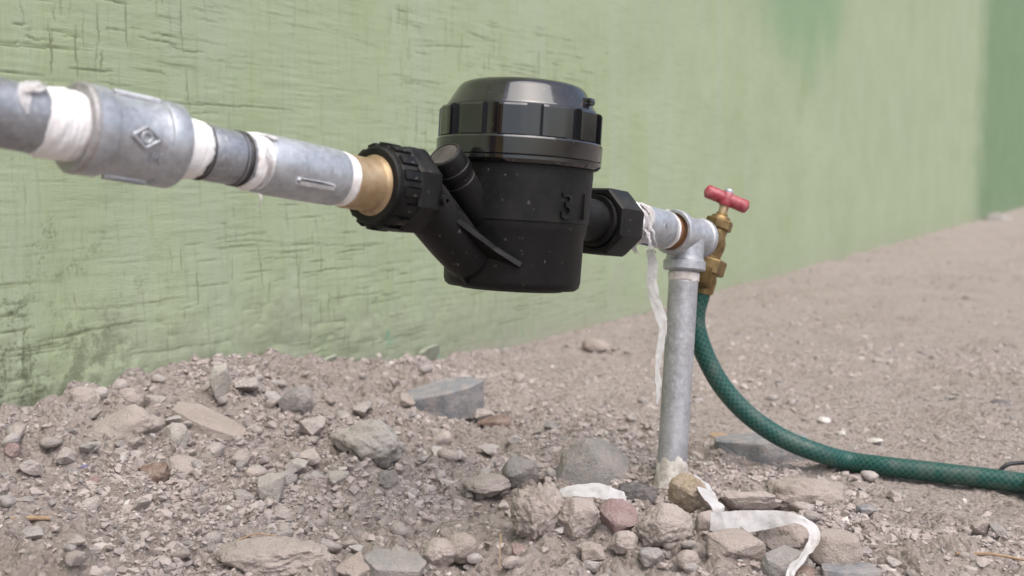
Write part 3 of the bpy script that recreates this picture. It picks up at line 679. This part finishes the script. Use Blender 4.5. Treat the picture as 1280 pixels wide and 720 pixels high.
link('hose_tail', tube('hose_tail', [Vector((8.4, 0, -21)) * mm, Vector((7.6, 0, -25)) * mm, TI @ h0, TI @ (h0 * .3 + h1 * .7)], 0, 28, [.0105, .0100, .0088, .0080]), M_BRASS2, tp)

# ------------------------------------------------------------------ garden hose
HR = .0072
hose = [h0, P(874, 374, .807), P(869.5, 395, .808), P(872, 417, .808), P(884, 450, .808), P(905, 486, .808), P(936, 519, .807), P(975, 546, .806), P(1017, 564, .804)]
for px, py in ((1058, 575), (1105, 582), (1160, 588.5), (1220, 595.5), (1280, 603.5), (1350, 614)):
    p, d = G(px, py, HR * 1.0); p.z = gzb(p.x, p.y) + HR * .95; hose.append(p)
for x, y in ((.60, .70), (.75, .72), (.95, .85)): hose.append(Vector((x, y, gzb(x, y) + HR)))
hpts = catmull(hose, 12); hpts = [Vector((p.x, p.y, max(p.z, gzb(p.x, p.y) + HR * .85))) for p in hpts]
hpts += [hpts[-1] + Vector((.2, .25, -.002)) * k for k in (.5, 1)]
link('garden_hose', tube('garden_hose', hpts, HR, 28), M_HOSE, label='dark green braided garden hose drooping from the tap onto the dirt', category='hose')

# ------------------------------------------------------------------ loose thread tape
def world_ribbon(name, pts, width, sides, label, seed, crumple=.0004, mat=M_TAPE):
    return link(name, ribbon(name, pts, width, sides, .0002, 8, crumple, seed), mat, label=label, category='thread tape')
zt_ = pd(822)
hang = [(812, 312, .745), (816, 330, .744), (815, 352, .744), (819, 375, .744), (827, 398, .744), (829, 412, .745), (825, 438, .745), (822, 462, .745), (823, 485, .745), (822, 505, .745)]
sd_ = [(1, 0, 0), (1, .1, 0), (1, .2, 0), (1, -.1, 0), (.9, .3, 0), (.7, .5, 0), (.8, .4, 0), (.45, .6, 0), (.6, .5, 0), (.5, .6, 0)]
world_ribbon('hanging_tape', [P(*h) for h in hang], [.0045, .0068, .0075, .0072, .0078, .0072, .0060, .0066, .0050, .0018], [Vector(s) for s in sd_], 'strip of white thread tape hanging down beside the upright pipe', 21, .0004)
def gtape(pix, widths, sides, label, seed, lift=.004):
    pts = []
    for q_ in pix:
        p, d = G(q_[0], q_[1], q_[2] if len(q_) > 2 else lift); pts.append(p)
    return world_ribbon('loose_tape', pts, widths, [Vector(s) for s in sides], label, seed)
gtape([(700, 616, .010), (722, 613, .012), (745, 613, .012), (765, 617, .011), (782, 620, .008)], [.006, .010, .011, .010, .006], [(0, .8, .6)] * 5, 'crumpled white tape lying on the rubble left of the upright pipe', 31)
gtape([(870, 595, .020), (878, 604, .018), (886, 620, .015), (896, 632, .012), (900, 641, .008)], [.006, .010, .012, .012, .010], [(.8, .5, -.3)] * 5, 'short white tape strip right of the upright pipe behind the yellowish stone', 33)
gtape([(888, 652, .014), (908, 653, .015), (930, 652, .016), (955, 650, .018), (980, 648, .022), (1000, 650, .024), (1015, 660, .022), (1018, 674, .018), (1010, 688, .016), (1000, 700, .014), (990, 712, .010), (986, 726, .006)], [.010, .0125, .0125, .011, .009, .007, .0065, .006, .0055, .005, .0045, .004],
      [(0, .45, .9)] * 4 + [(0, .7, .6), (.3, .7, .4), (.7, .5, .3), (.9, .1, .2), (.9, -.2, .2), (.9, -.2, .2), (.9, -.2, .2), (.9, -.2, .2)], 'long white tape strip curling over the stones toward the front edge', 35)

# ================================================================== stones
def rock_mesh(name, seed, dims, facets=9, rough=.10, sub=3, crumb=0.0, flat=.62):
    rs = random.Random(seed); bm = bmesh.new(); bmesh.ops.create_icosphere(bm, subdivisions=sub, radius=1)
    cuts = []
    for _ in range(facets):
        n = Vector((rs.gauss(0, 1), rs.gauss(0, 1), rs.gauss(0, .8))).normalized(); cuts.append((n, rs.uniform(flat, .88)))
    off = Vector((rs.uniform(0, 50),) * 3)
    for v in bm.verts:
        p = v.co.copy()
        for n, d in cuts:
            e = p.dot(n) - d
            if e > 0: p -= n * e * .96
        nn = p.normalized()
        p += nn * rough * mnoise.fractal(p * 1.8 + off, 1.0, 2.0, 4)
        if crumb: p += nn * crumb * (abs(mnoise.noise(p * 4.5 + off)) * 1.6 + abs(mnoise.noise(p * 10 + off)) * .9 + abs(mnoise.noise(p * 21 + off)) * .6 - .6)
        v.co = p
    lo = [min(v.co[k] for v in bm.verts) for k in range(3)]; hi = [max(v.co[k] for v in bm.verts) for k in range(3)]
    for v in bm.verts: v.co = Vector([((v.co[k] - lo[k]) / (hi[k] - lo[k]) - .5) * dims[k] for k in range(3)])
    me = bpy.data.meshes.new(name); bm.to_mesh(me); bm.free(); finish(me, 38 if not crumb else 70); return me
def hull_bm(r, n, dims, boxy=.45):
    bm = bmesh.new()
    for _ in range(n):
        v = Vector((r.gauss(0, 1), r.gauss(0, 1), r.gauss(0, 1))).normalized(); mx = max(abs(c) for c in v)
        v = v * (1 - boxy) + v / mx * boxy * .8; v *= r.uniform(.82, 1.05)
        bm.verts.new((v.x * dims[0] * .5, v.y * dims[1] * .5, v.z * dims[2] * .5))
    h = bmesh.ops.convex_hull(bm, input=bm.verts[:])
    bmesh.ops.delete(bm, geom=[e for e in set(h['geom_interior'] + h['geom_unused']) if isinstance(e, bmesh.types.BMVert)], context='VERTS')
    bmesh.ops.triangulate(bm, faces=bm.faces[:]); return bm
def fit(bm, dims):
    lo = [min(v.co[k] for v in bm.verts) for k in range(3)]; hi = [max(v.co[k] for v in bm.verts) for k in range(3)]
    for v in bm.verts: v.co = Vector([((v.co[k] - lo[k]) / (hi[k] - lo[k]) - .5) * dims[k] for k in range(3)])
def angular(name, seed, dims, n=16, rough=.03, slab=False, sub=3, pts=None):
    """broken stone: hull of a few corners, worn edges, fine surface relief."""
    r = random.Random(seed); off = Vector((r.uniform(0, 50),) * 3)
    if slab:
        bm = bmesh.new(); k = r.choice((6, 7)); a0 = r.uniform(0, 1)
        for i in range(k):
            a = a0 + 2 * math.pi * i / k + r.uniform(-.22, .22); q_ = r.uniform(.85, 1.1)
            for z in (-.5, .5): bm.verts.new((math.cos(a) * q_ * (.5 + .04 * z), math.sin(a) * q_ * (.5 - .10 * z), z * r.uniform(.8, 1.0)))
        bmesh.ops.convex_hull(bm, input=bm.verts[:]); bmesh.ops.triangulate(bm, faces=bm.faces[:])
    elif pts:
        bm = bmesh.new()
        for q_ in pts: bm.verts.new(q_)
        bmesh.ops.convex_hull(bm, input=bm.verts[:]); bmesh.ops.triangulate(bm, faces=bm.faces[:])
    else: bm = hull_bm(r, n, (1, 1, 1))
    bmesh.ops.bevel(bm, geom=bm.edges[:], offset=.025, segments=1, affect='EDGES', profile=.5)
    bmesh.ops.triangulate(bm, faces=bm.faces[:])
    for _ in range(sub):
        lim = 2.6 / 2 ** (_ + 2)
        ed = [e for e in bm.edges if e.calc_length() > lim * .35]
        if not ed or len(bm.faces) > 2600: break
        bmesh.ops.subdivide_edges(bm, edges=ed, cuts=1, use_grid_fill=False); bmesh.ops.triangulate(bm, faces=bm.faces[:])
    for v in bm.verts:
        p = v.co.copy(); v.co = p + p.normalized() * (rough * mnoise.fractal(p * 3.2 + off, 1.0, 2.0, 4) + rough * .5 * mnoise.noise(p * 14 + off))
    fit(bm, dims); me = bpy.data.meshes.new(name); bm.to_mesh(me); bm.free(); finish(me, 22); return me
# px, py = centre in the photograph; w,h = size there in pixels; dz = depth / width; kind; yaw; roll; label
STONES = [
 (557, 501, 98, 38, .62, 'blue', 12, -9, 'long flat blue-grey stone slab lying near the wall foot', 'stone_slab', 7, .03, 0),
 (455, 556, 92, 58, .8, 'white', 20, 4, 'large pale lumpy rock left of centre, below the meter', 'rock', 6, .20, .08),
 (263, 534, 108, 19, .5, 'tan', -8, 23, 'thin flat stone slab tilted down to the right on the left mound', 'stone_slab', 6, .05, 0),
 (150, 530, 92, 46, .7, 'clod', 10, 0, 'broad low tan rock beside the tilted slab', 'rock', 6, .07, 0),
 (216, 549, 35, 38, .9, 'white', 0, 0, 'small pale round stone between the broad rock and the tilted slab', 'stone', 9, .1, 0),
 (745, 580, 104, 58, .7, 'grey', 15, 2, 'grey angular rock with a sharp ridge left of the upright pipe', 'rock', 5, .03, 0),
 (775, 648, 50, 46, .9, 'pink', 0, 0, 'rounded pinkish stone in front of the upright pipe', 'stone', 9, .10, 0),
 (831, 658, 76, 56, .8, 'clod', 10, 0, 'big crumbly grey clod in front of the upright pipe', 'dirt clod', 7, .10, .10),
 (863, 622, 52, 50, .8, 'yellow', 25, 8, 'yellowish brown stone leaning against the foot of the upright pipe', 'stone', 6, .06, .03),
 (799, 618, 48, 27, .7, 'dark', 10, -4, 'small dark grey stone beside the foot of the upright pipe', 'stone', 6, .08, 0),
 (884, 655, 27, 30, .9, 'clod', 40, 0, 'little squarish brown stone at the end of the long tape', 'stone', 6, .05, 0),
 (920, 684, 76, 46, .8, 'tan', 20, 14, 'flat-topped tan stone in front of the long tape', 'stone', 5, .04, 0),
 (983, 670, 66, 48, .8, 'tan', 5, 0, 'tan stone under the curl of the long tape', 'stone', 7, .08, .03),
 (1013, 624, 96, 50, .75, 'tan', 25, 8, 'largest tan rock right of the upright pipe', 'rock', 6, .06, .03),
 (938, 630, 78, 38, .7, 'clod', 0, 0, 'low brown rock just behind the long tape', 'rock', 6, .08, .03),
 (982, 706, 62, 34, .7, 'grey', 10, -6, 'grey stone under the hanging front end of the tape', 'stone', 6, .05, 0),
 (1049, 690, 66, 48, .8, 'tan', 0, 0, 'rounded tan stone right of the curled tape at the front', 'stone', 8, .09, .04),
 (1006, 716, 32, 18, .8, 'brown', 0, 0, 'small red-brown stone at the bottom edge near the tape end', 'stone', 7, .08, 0),
 (1068, 718, 84, 18, .7, 'blue', 0, 4, 'flat bluish stone at the bottom edge right of the tape', 'stone', 6, .04, 0),
 (957, 563, 112, 34, .8, 'blue', 0, -5, 'flat blue-grey stone half buried under the hose bend', 'stone', 5, .04, 0),
 (672, 642, 68, 72, .9, 'clod', 0, 0, 'tall crumbly dirt clod left of the pinkish stone', 'dirt clod', 6, .13, .16),
 (722, 650, 56, 54, .8, 'clod', 0, 0, 'grey-brown clod touching the pinkish stone on its left', 'dirt clod', 7, .10, .08),
 (577, 686, 38, 36, .9, 'tan', 0, 0, 'egg-sized tan stone near the bottom edge below the meter', 'stone', 10, .08, 0),
 (546, 692, 46, 36, .9, 'clod', 0, 0, 'knobbly grey stone beside the tan stone at the bottom edge', 'stone', 8, .12, .06),
 (490, 711, 78, 28, .8, 'grey', 0, 8, 'flat grey slab at the bottom edge left of the knobbly stone', 'stone_slab', 5, .03, 0),
 (440, 710, 44, 30, .9, 'tan', 0, 0, 'small tan stone at the bottom edge left of the grey slab', 'stone', 8, .09, 0),
 (338, 698, 150, 46, .6, 'clod', 0, 0, 'wide low crust of dirt at the bottom edge on the left', 'dirt clod', 6, .10, .10),
 (338, 611, 34, 36, .8, 'white', 0, 0, 'small pale angular stone below the tilted slab', 'stone', 6, .06, 0),
 (480, 601, 36, 28, .9, 'grey', 0, 0, 'small grey stone right below the pale lumpy rock', 'stone', 8, .08, 0),
 (369, 501, 42, 36, .8, 'grey', 0, 0, 'light grey stone high on the left mound', 'stone', 7, .06, 0),
 (424, 599, 27, 19, .9, 'white', 0, 0, 'little white stone below the left end of the lumpy rock', 'stone', 6, .05, 0),
 (271, 478, 26, 40, .8, 'white', 0, 10, 'upright pale stone near the top of the left mound', 'stone', 6, .05, 0),
 (188, 592, 42, 24, .8, 'brown', 0, 0, 'dark brown lump below the small pale round stone', 'dirt clod', 7, .12, .08),
 (102, 499, 36, 28, .8, 'clod', 0, 0, 'rounded clod on the mound left of the broad rock', 'dirt clod', 8, .1, .05),
 (14, 563, 18, 18, .9, 'pink', 0, 0, 'small pinkish pebble at the left edge', 'pebble', 9, .06, 0),
 (160, 500, 34, 28, .8, 'clod', 0, 0, 'brown clod resting behind the broad rock', 'dirt clod', 8, .1, .08),
 (230, 582, 52, 22, .8, 'clod', 0, 8, 'flat brown clod under the tilted slab', 'dirt clod', 7, .1, .05),
 (620, 528, 46, 15, .6, 'brown', 0, 2, 'red-brown brick fragment right of the blue-grey slab', 'brick fragment', 6, .05, 0),
 (585, 513, 16, 18, .8, 'white', 0, 0, 'tiny pale stone against the blue-grey slab', 'stone', 7, .06, 0),
 (692, 536, 22, 16, .9, 'grey', 0, 0, 'small grey stone behind the ridged grey rock', 'stone', 7, .06, 0),
 (650, 690, 20, 18, .9, 'pink', 0, 0, 'small pink-grey stone below the tall crumbly clod', 'stone', 8, .07, 0),
 (781, 677, 36, 25, .9, 'clod', 0, 0, 'small round clod under the pinkish stone', 'dirt clod', 8, .1, .08),
 (815, 696, 34, 22, .9, 'grey', 0, 0, 'small grey stone below the big crumbly clod', 'stone', 7, .06, 0),
 (862, 700, 30, 22, .9, 'clod', 0, 0, 'small clod at the front between crumbly clod and flat-topped stone', 'dirt clod', 7, .1, .05),
 (742, 690, 30, 20, .9, 'tan', 0, 0, 'small tan stone at the front left of the small round clod', 'stone', 7, .07, 0),
 (1081, 660, 24, 14, .9, 'grey', 0, 0, 'little grey stone right of the largest tan rock', 'stone', 7, .06, 0),
 (1084, 640, 24, 16, .9, 'blue', 0, 0, 'little bluish stone beside the right end of the largest tan rock', 'stone', 7, .06, 0),
 (1229, 659, 26, 16, .9, 'tan', 0, 0, 'small brown stone on bare dirt at right below the hose', 'stone', 7, .06, 0),
 (1248, 663, 20, 13, .9, 'grey', 0, 0, 'small grey stone touching the brown one below the hose', 'stone', 7, .06, 0),
 (1252, 507, 28, 13, .9, 'dark', 0, 0, 'dark stone alone on the sand at the right edge above the hose', 'stone', 7, .06, 0),
 (1252, 271, 34, 10, .9, 'grey', 0, 0, 'dark rock at the far end of the wall foot', 'rock', 7, .08, 0),
 (745, 432, 34, 18, .9, 'tan', 0, 0, 'small stone against the wall foot behind the meter', 'stone', 7, .08, 0),
 (505, 500, 26, 22, .9, 'tan', 0, 0, 'small tan stone touching the left end of the blue-grey slab', 'stone', 7, .08, 0),
 (608, 607, 60, 24, .9, 'clod', 0, 0, 'low dusty clod between the lumpy rock and the ridged grey rock', 'dirt clod', 8, .1, .06),
 (648, 590, 46, 34, .9, 'grey', 0, 0, 'dusty grey stone left of the ridged grey rock', 'stone', 6, .06, 0),
]
for i, (px, py, w_, h_, dr, kind, yaw, roll, label, name, fc, rg, cb) in enumerate(STONES):
    foot_, d = G(px, py + h_ * .42)
    W_ = w_ / F * d; H_ = h_ / F * d * 1.12; D_ = max(W_ * dr, H_ * .7)
    if py > 700: D_ = min(D_, .03)
    if cb >= .04 or fc >= 9: me = rock_mesh(name, 100 + i, (W_ * 1.04, D_, H_), fc, rg, 5 if w_ > 45 and cb > .05 else 4, cb * .9)
    elif name == 'rock' and kind == 'grey': me = angular(name, 100 + i, (W_ * 1.04, D_, H_), 0, .02, False, 3, [(-.5, -.3, -.45), (.5, -.2, -.4), (-.42, .5, -.5), (.5, .5, -.5), (-.36, -.3, .02), (-.02, -.55, -.5), (-.04, -.42, .30), (.40, .0, .02), (-.10, .02, .52), (.10, .2, .48), (-.34, .2, .2), (.36, .3, .2)])
    else: me = angular(name, 100 + i, (W_ * 1.04, D_, H_), 12 + fc, .5 * rg + cb, name == 'stone_slab' or (h_ < w_ * .45 and w_ > 60))
    cen = foot_ + Vector((0, D_ * .32, 0)); zc = h_ * .015 / F * d + (CAMP + ray(px, py) * ((cen - CAMP).dot(FWD))).z
    cat = {'stone_slab': 'slab', 'dirt clod': 'dirt clod'}.get(name, name)
    o = link(name.replace(' ', '_'), me, ROCKM[kind], label=label, category=cat)
    o.location = (cen.x, cen.y, zc); o.rotation_euler = (R(13) if name == 'stone_slab' else 0, R(roll), R(random.uniform(-14, 14) + yaw * .4))
TAKEN = [(o.location.x, o.location.y, max(o.dimensions.x, .012) * .5) for o in COL.objects if o.get('category') in ('stone', 'rock', 'slab', 'dirt clod')]

# pebbles one can pick out
pm_ = [rock_mesh('pebble', 900 + k, (.01, .01, .0075), 7, .12, 2, .10) if k % 2 else angular('pebble', 900 + k, (.01, .01, .0075), 14, .05, False, 1) for k in range(10)]
for mth in pm_: mth.materials.append(ROCKM['mixed'])
def pebbles(n, reg, smin, smax, label, group, seed, sink=.30):
    r = random.Random(seed); c = 0
    while c < n:
        px, py = r.uniform(reg[0], reg[2]), r.uniform(reg[1], reg[3])
        p, d = G(px, py)
        if (p.x - W0[0]) * WN[0] + (p.y - W0[1]) * WN[1] < .012: continue
        s = min(smax, smin * r.paretovariate(2.3)) * mm
        o = link('pebble', pm_[r.randrange(10)], None, label=label, category='pebble', group=group)
        o.location = (p.x, p.y, gz(p.x, p.y) + s * .36 - s * sink); o.scale = (s * 100 * r.uniform(.8, 1.35), s * 100 * r.uniform(.8, 1.2), s * 100 * r.uniform(.7, 1.1))
        o.rotation_euler = (r.uniform(-.4, .4), r.uniform(-.4, .4), r.uniform(0, 6.28)); c += 1
pebbles(110, (0, 455, 620, 600), 7.0, 17, 'small dusty stone among the loose rubble heaped along the wall', 'small stones on the mound by the wall', 1, .12)
pebbles(110, (0, 600, 1120, 722), 5.0, 13, 'small stone among the gravel in the foreground', 'small stones in the foreground gravel', 2, .15)
pebbles(45, (620, 430, 880, 600), 6.0, 12, 'small stone on the ground between the wall and the upright pipe', 'small stones behind the upright pipe', 3, .2)
pebbles(35, (900, 300, 1280, 720), 6.0, 12, 'small stone scattered on the bare sand at right', 'small stones on the bare sand', 4, .3)

# ================================================================== gravel (uncountable)
def gravel(name, n, reg, smin, smax, sub, seed, dens, label, alpha=2.2):
    rng = np.random.default_rng(seed)
    bases = []
    for k in range(10):
        r = random.Random(seed * 50 + k); bm = hull_bm(r, 9 if sub == 1 else 15, (1, 1, .9))
        bm.verts.ensure_lookup_table(); bm.verts.index_update(); bases.append((np.array([v.co[:] for v in bm.verts]), np.array([[v.index for v in f.verts] for f in bm.faces]))); bm.free()
    X = []; Y = []
    while sum(map(len, X)) < n:
        x = rng.uniform(reg[0], reg[2], n); y = rng.uniform(reg[1], reg[3], n)
        _, t, d = ground_base(x, y)
        keep = (rng.random(n) < dens(x, y, t, d)) & (d > .004) & (np.abs(x / y) < .62)
        X.append(x[keep]); Y.append(y[keep])
    x = np.concatenate(X)[:n]; y = np.concatenate(Y)[:n]; z = ground_h(x, y)
    s = np.minimum(smax, smin * (1 + rng.pareto(alpha, n))) * mm
    s = np.where(y > 1.1, s * 1.2, s)
    Vs = []; Fs = []; Ts = []; base = 0
    which = rng.integers(0, 10, n); tint = np.clip(rng.beta(2.2, 2.4, n) + np.where(rng.random(n) < .05, .4, 0) - np.where(rng.random(n) < .08, .4, 0), 0, 1)
    for k in range(10):
        i = np.where(which == k)[0]; bv, bf = bases[k]; m_ = len(i)
        a = rng.uniform(0, 6.283, m_); sc = s[i][:, None] * rng.uniform(.7, 1.25, (m_, 3)) * np.array([1, 1, .8])
        v = bv[None] * sc[:, None, :]; tl = rng.normal(0, .4, (m_, 1))
        c, s_ = np.cos(a)[:, None], np.sin(a)[:, None]
        zz = v[..., 2] * np.cos(tl) + v[..., 0] * np.sin(tl); xx = v[..., 0] * np.cos(tl) - v[..., 2] * np.sin(tl)
        vx = xx * c - v[..., 1] * s_; vy = xx * s_ + v[..., 1] * c
        V = np.stack([vx + x[i][:, None], vy + y[i][:, None], zz + (z[i] + s[i] * .02)[:, None]], -1)
        Vs.append(V.reshape(-1, 3)); Fs.append((bf[None] + (np.arange(m_) * len(bv))[:, None, None] + base).reshape(-1, 3)); Ts.append(np.repeat(tint[i], len(bv))); base += m_ * len(bv)
    me = np_mesh(name, np.concatenate(Vs), np.concatenate(Fs), smooth=False)
    at = me.attributes.new('tint', 'FLOAT', 'POINT'); at.data.foreach_set('value', np.concatenate(Ts).astype(np.float32))
    link(name, me, M_GRAV, kind='stuff', label=label, category='gravel')
def d_rub(x, y, t, d): return (1 - .93 * sandy(x, y)) * np.clip(.1 + 3.2 * (fbm(x * 13, y * 13, 3, 71) - .38), .06, 1)
gravel('fine_gravel', 30000, (-.50, .50, .62, 1.5), 1.5, 5, 1, 3, d_rub, 'fine loose grit and crumbs of soil covering the ground', 2.6)
gravel('coarse_gravel', 9000, (-.50, .50, .62, 1.7), 3.4, 9, 2, 4, d_rub, 'loose coarse gravel and small lumps in front of the wall', 2.6)
gravel('sand_grit', 9000, (.0, .8, 3.2, 5.0), 2.2, 9, 1, 5, lambda x, y, t, d: np.clip(.05 + 4 * (fbm(x * 6, y * 6, 3, 75) - .5), .04, 1), 'scattered grit on the trodden sand along the wall', 2.4)

# ================================================================== small litter
def twig(pa, pb, r, label, mat, bend=.004, lift=.003):
    a, _ = G(*pa, lift); b, _ = G(*pb, lift); mid = (a + b) / 2 + Vector((0, bend, bend * .6))
    pts = catmull([a, mid, b], 8); rr = [r * (1 - .35 * i / (len(pts) - 1)) * (1 + .12 * math.sin(i * 1.7)) for i in range(len(pts))]
    return link('twig', tube('twig', pts, 0, 10, rr), mat, label=label, category='twig')
twig((12, 651), (62, 648), .0018, 'short light brown stick on the dirt at the left edge', M_WOOD, .001, .004)
twig((290, 678), (345, 670), .0006, 'thin dry stalk above the dirt crust at the left', M_WOOD, .003, .006)
twig((1195, 692), (1290, 702), .0011, 'thin dry twig at the lower right corner', M_WOOD, .002, .003)
twig((626, 668), (624, 710), .0005, 'thin upright grass stalk in the front gravel', M_WOOD, .001, .008)
# black cable end at the right edge
ce, _ = G(1262, 588, .006)
link('cable_end', tube('cable_end', catmull([ce + Vector((-.006, .004, -.002)), ce + Vector((0, .004, .003)), ce + Vector((.012, .006, .004)), ce + Vector((.035, .012, .002)), ce + Vector((.08, .03, 0))], 8), .0015, 14), M_RUB, label='end of a thin black cable behind the hose at the right edge', category='cable')
def chip(px, py, w_, h_, mat, label, seed, cat='chip'):
    p, d = G(px, py); me = rock_mesh('chip', seed, (w_ / F * d, w_ / F * d * .7, h_ / F * d), 5, .05, 2)
    o = link('chip', me, mat, label=label, category=cat); o.location = (p.x, p.y, gz(p.x, p.y) + h_ / F * d * .3); o.rotation_euler = (.1, .15, seed)
chip(1037, 583, 17, 10, M_VIO, 'violet-blue shiny chip under the hose', 301)
chip(1030, 527, 18, 9, M_CHIP, 'pale flake on the sand above the hose, leftmost of three', 302)
chip(1052, 541, 16, 8, M_CHIP, 'pale flake just above the hose, middle of three', 303)
chip(1094, 551, 22, 7, M_CHIP, 'pale flake above the hose, rightmost of three', 304)
chip(105, 580, 16, 6, M_VIO, 'tiny dark blue chip on the left mound', 305)
chip(118, 596, 26, 9, ROCKM['pink'], 'small pinkish shard on the left mound below the blue chip', 306)
chip(905, 552, 40, 6, M_WOOD, 'flat sliver of dry wood between upright pipe and hose', 307)
print('proj foot', proj(foot), 'tee', proj(T), 'tap', proj(tapc), 'nut', proj(MA @ Vector((-.1, 0, 0))))

# ================================================================== ochre house across the yard, mirrored in the glossy cap
m = Mat('ochre_paint', Roughness=.9); m.col(m.ramp(m.noise(3, detail=4), [(.3, (.50, .34, .10)), (.7, (.60, .43, .15))])); M_OCH = m.m
m = Mat('dark_pane', Roughness=.08, Base_Color=(.02, .022, .025, 1)); M_PANE = m.m
m = Mat('door_wood', Roughness=.6, Base_Color=(.10, .05, .03, 1)); M_DOOR = m.m
m = Mat('roof_sheet', Roughness=.6, Base_Color=(.12, .12, .13, 1)); M_ROOF = m.m
hs_ = empty('yard_house', Matrix.Translation((-4.6, -3.4, 0)) @ Matrix.Rotation(R(-52), 4, 'Z'), 'ochre house across the yard opposite the green wall', 'house')
def hbox(name, lo, hi, mat, parent):
    bm = bmesh.new(); box_bm(bm, [v * 1000 for v in lo], [v * 1000 for v in hi]); return link(name, bm_mesh(name, bm), mat, parent)
hbox('wall', (-3.2, -3, -.1), (3.2, 0, 2.7), M_OCH, hs_)
rf_ = hbox('roof', (-3.5, -3.3, 2.702), (3.5, .45, 2.86), M_ROOF, hs_)
dr_ = hbox('door', (.9, -.02, 0), (1.85, .03, 2.1), M_DOOR, hs_); hbox('handle', (1.7, .03, 1.0), (1.76, .07, 1.12), M_PIPE, dr_)
for wx in (-2.2, -.6):
    wn = hbox('window', (wx - .6, -.02, .9), (wx + .6, .035, 2.0), M_FLAKE, hs_); hbox('pane', (wx - .53, .02, .97), (wx + .53, .04, 1.93), M_PANE, wn)
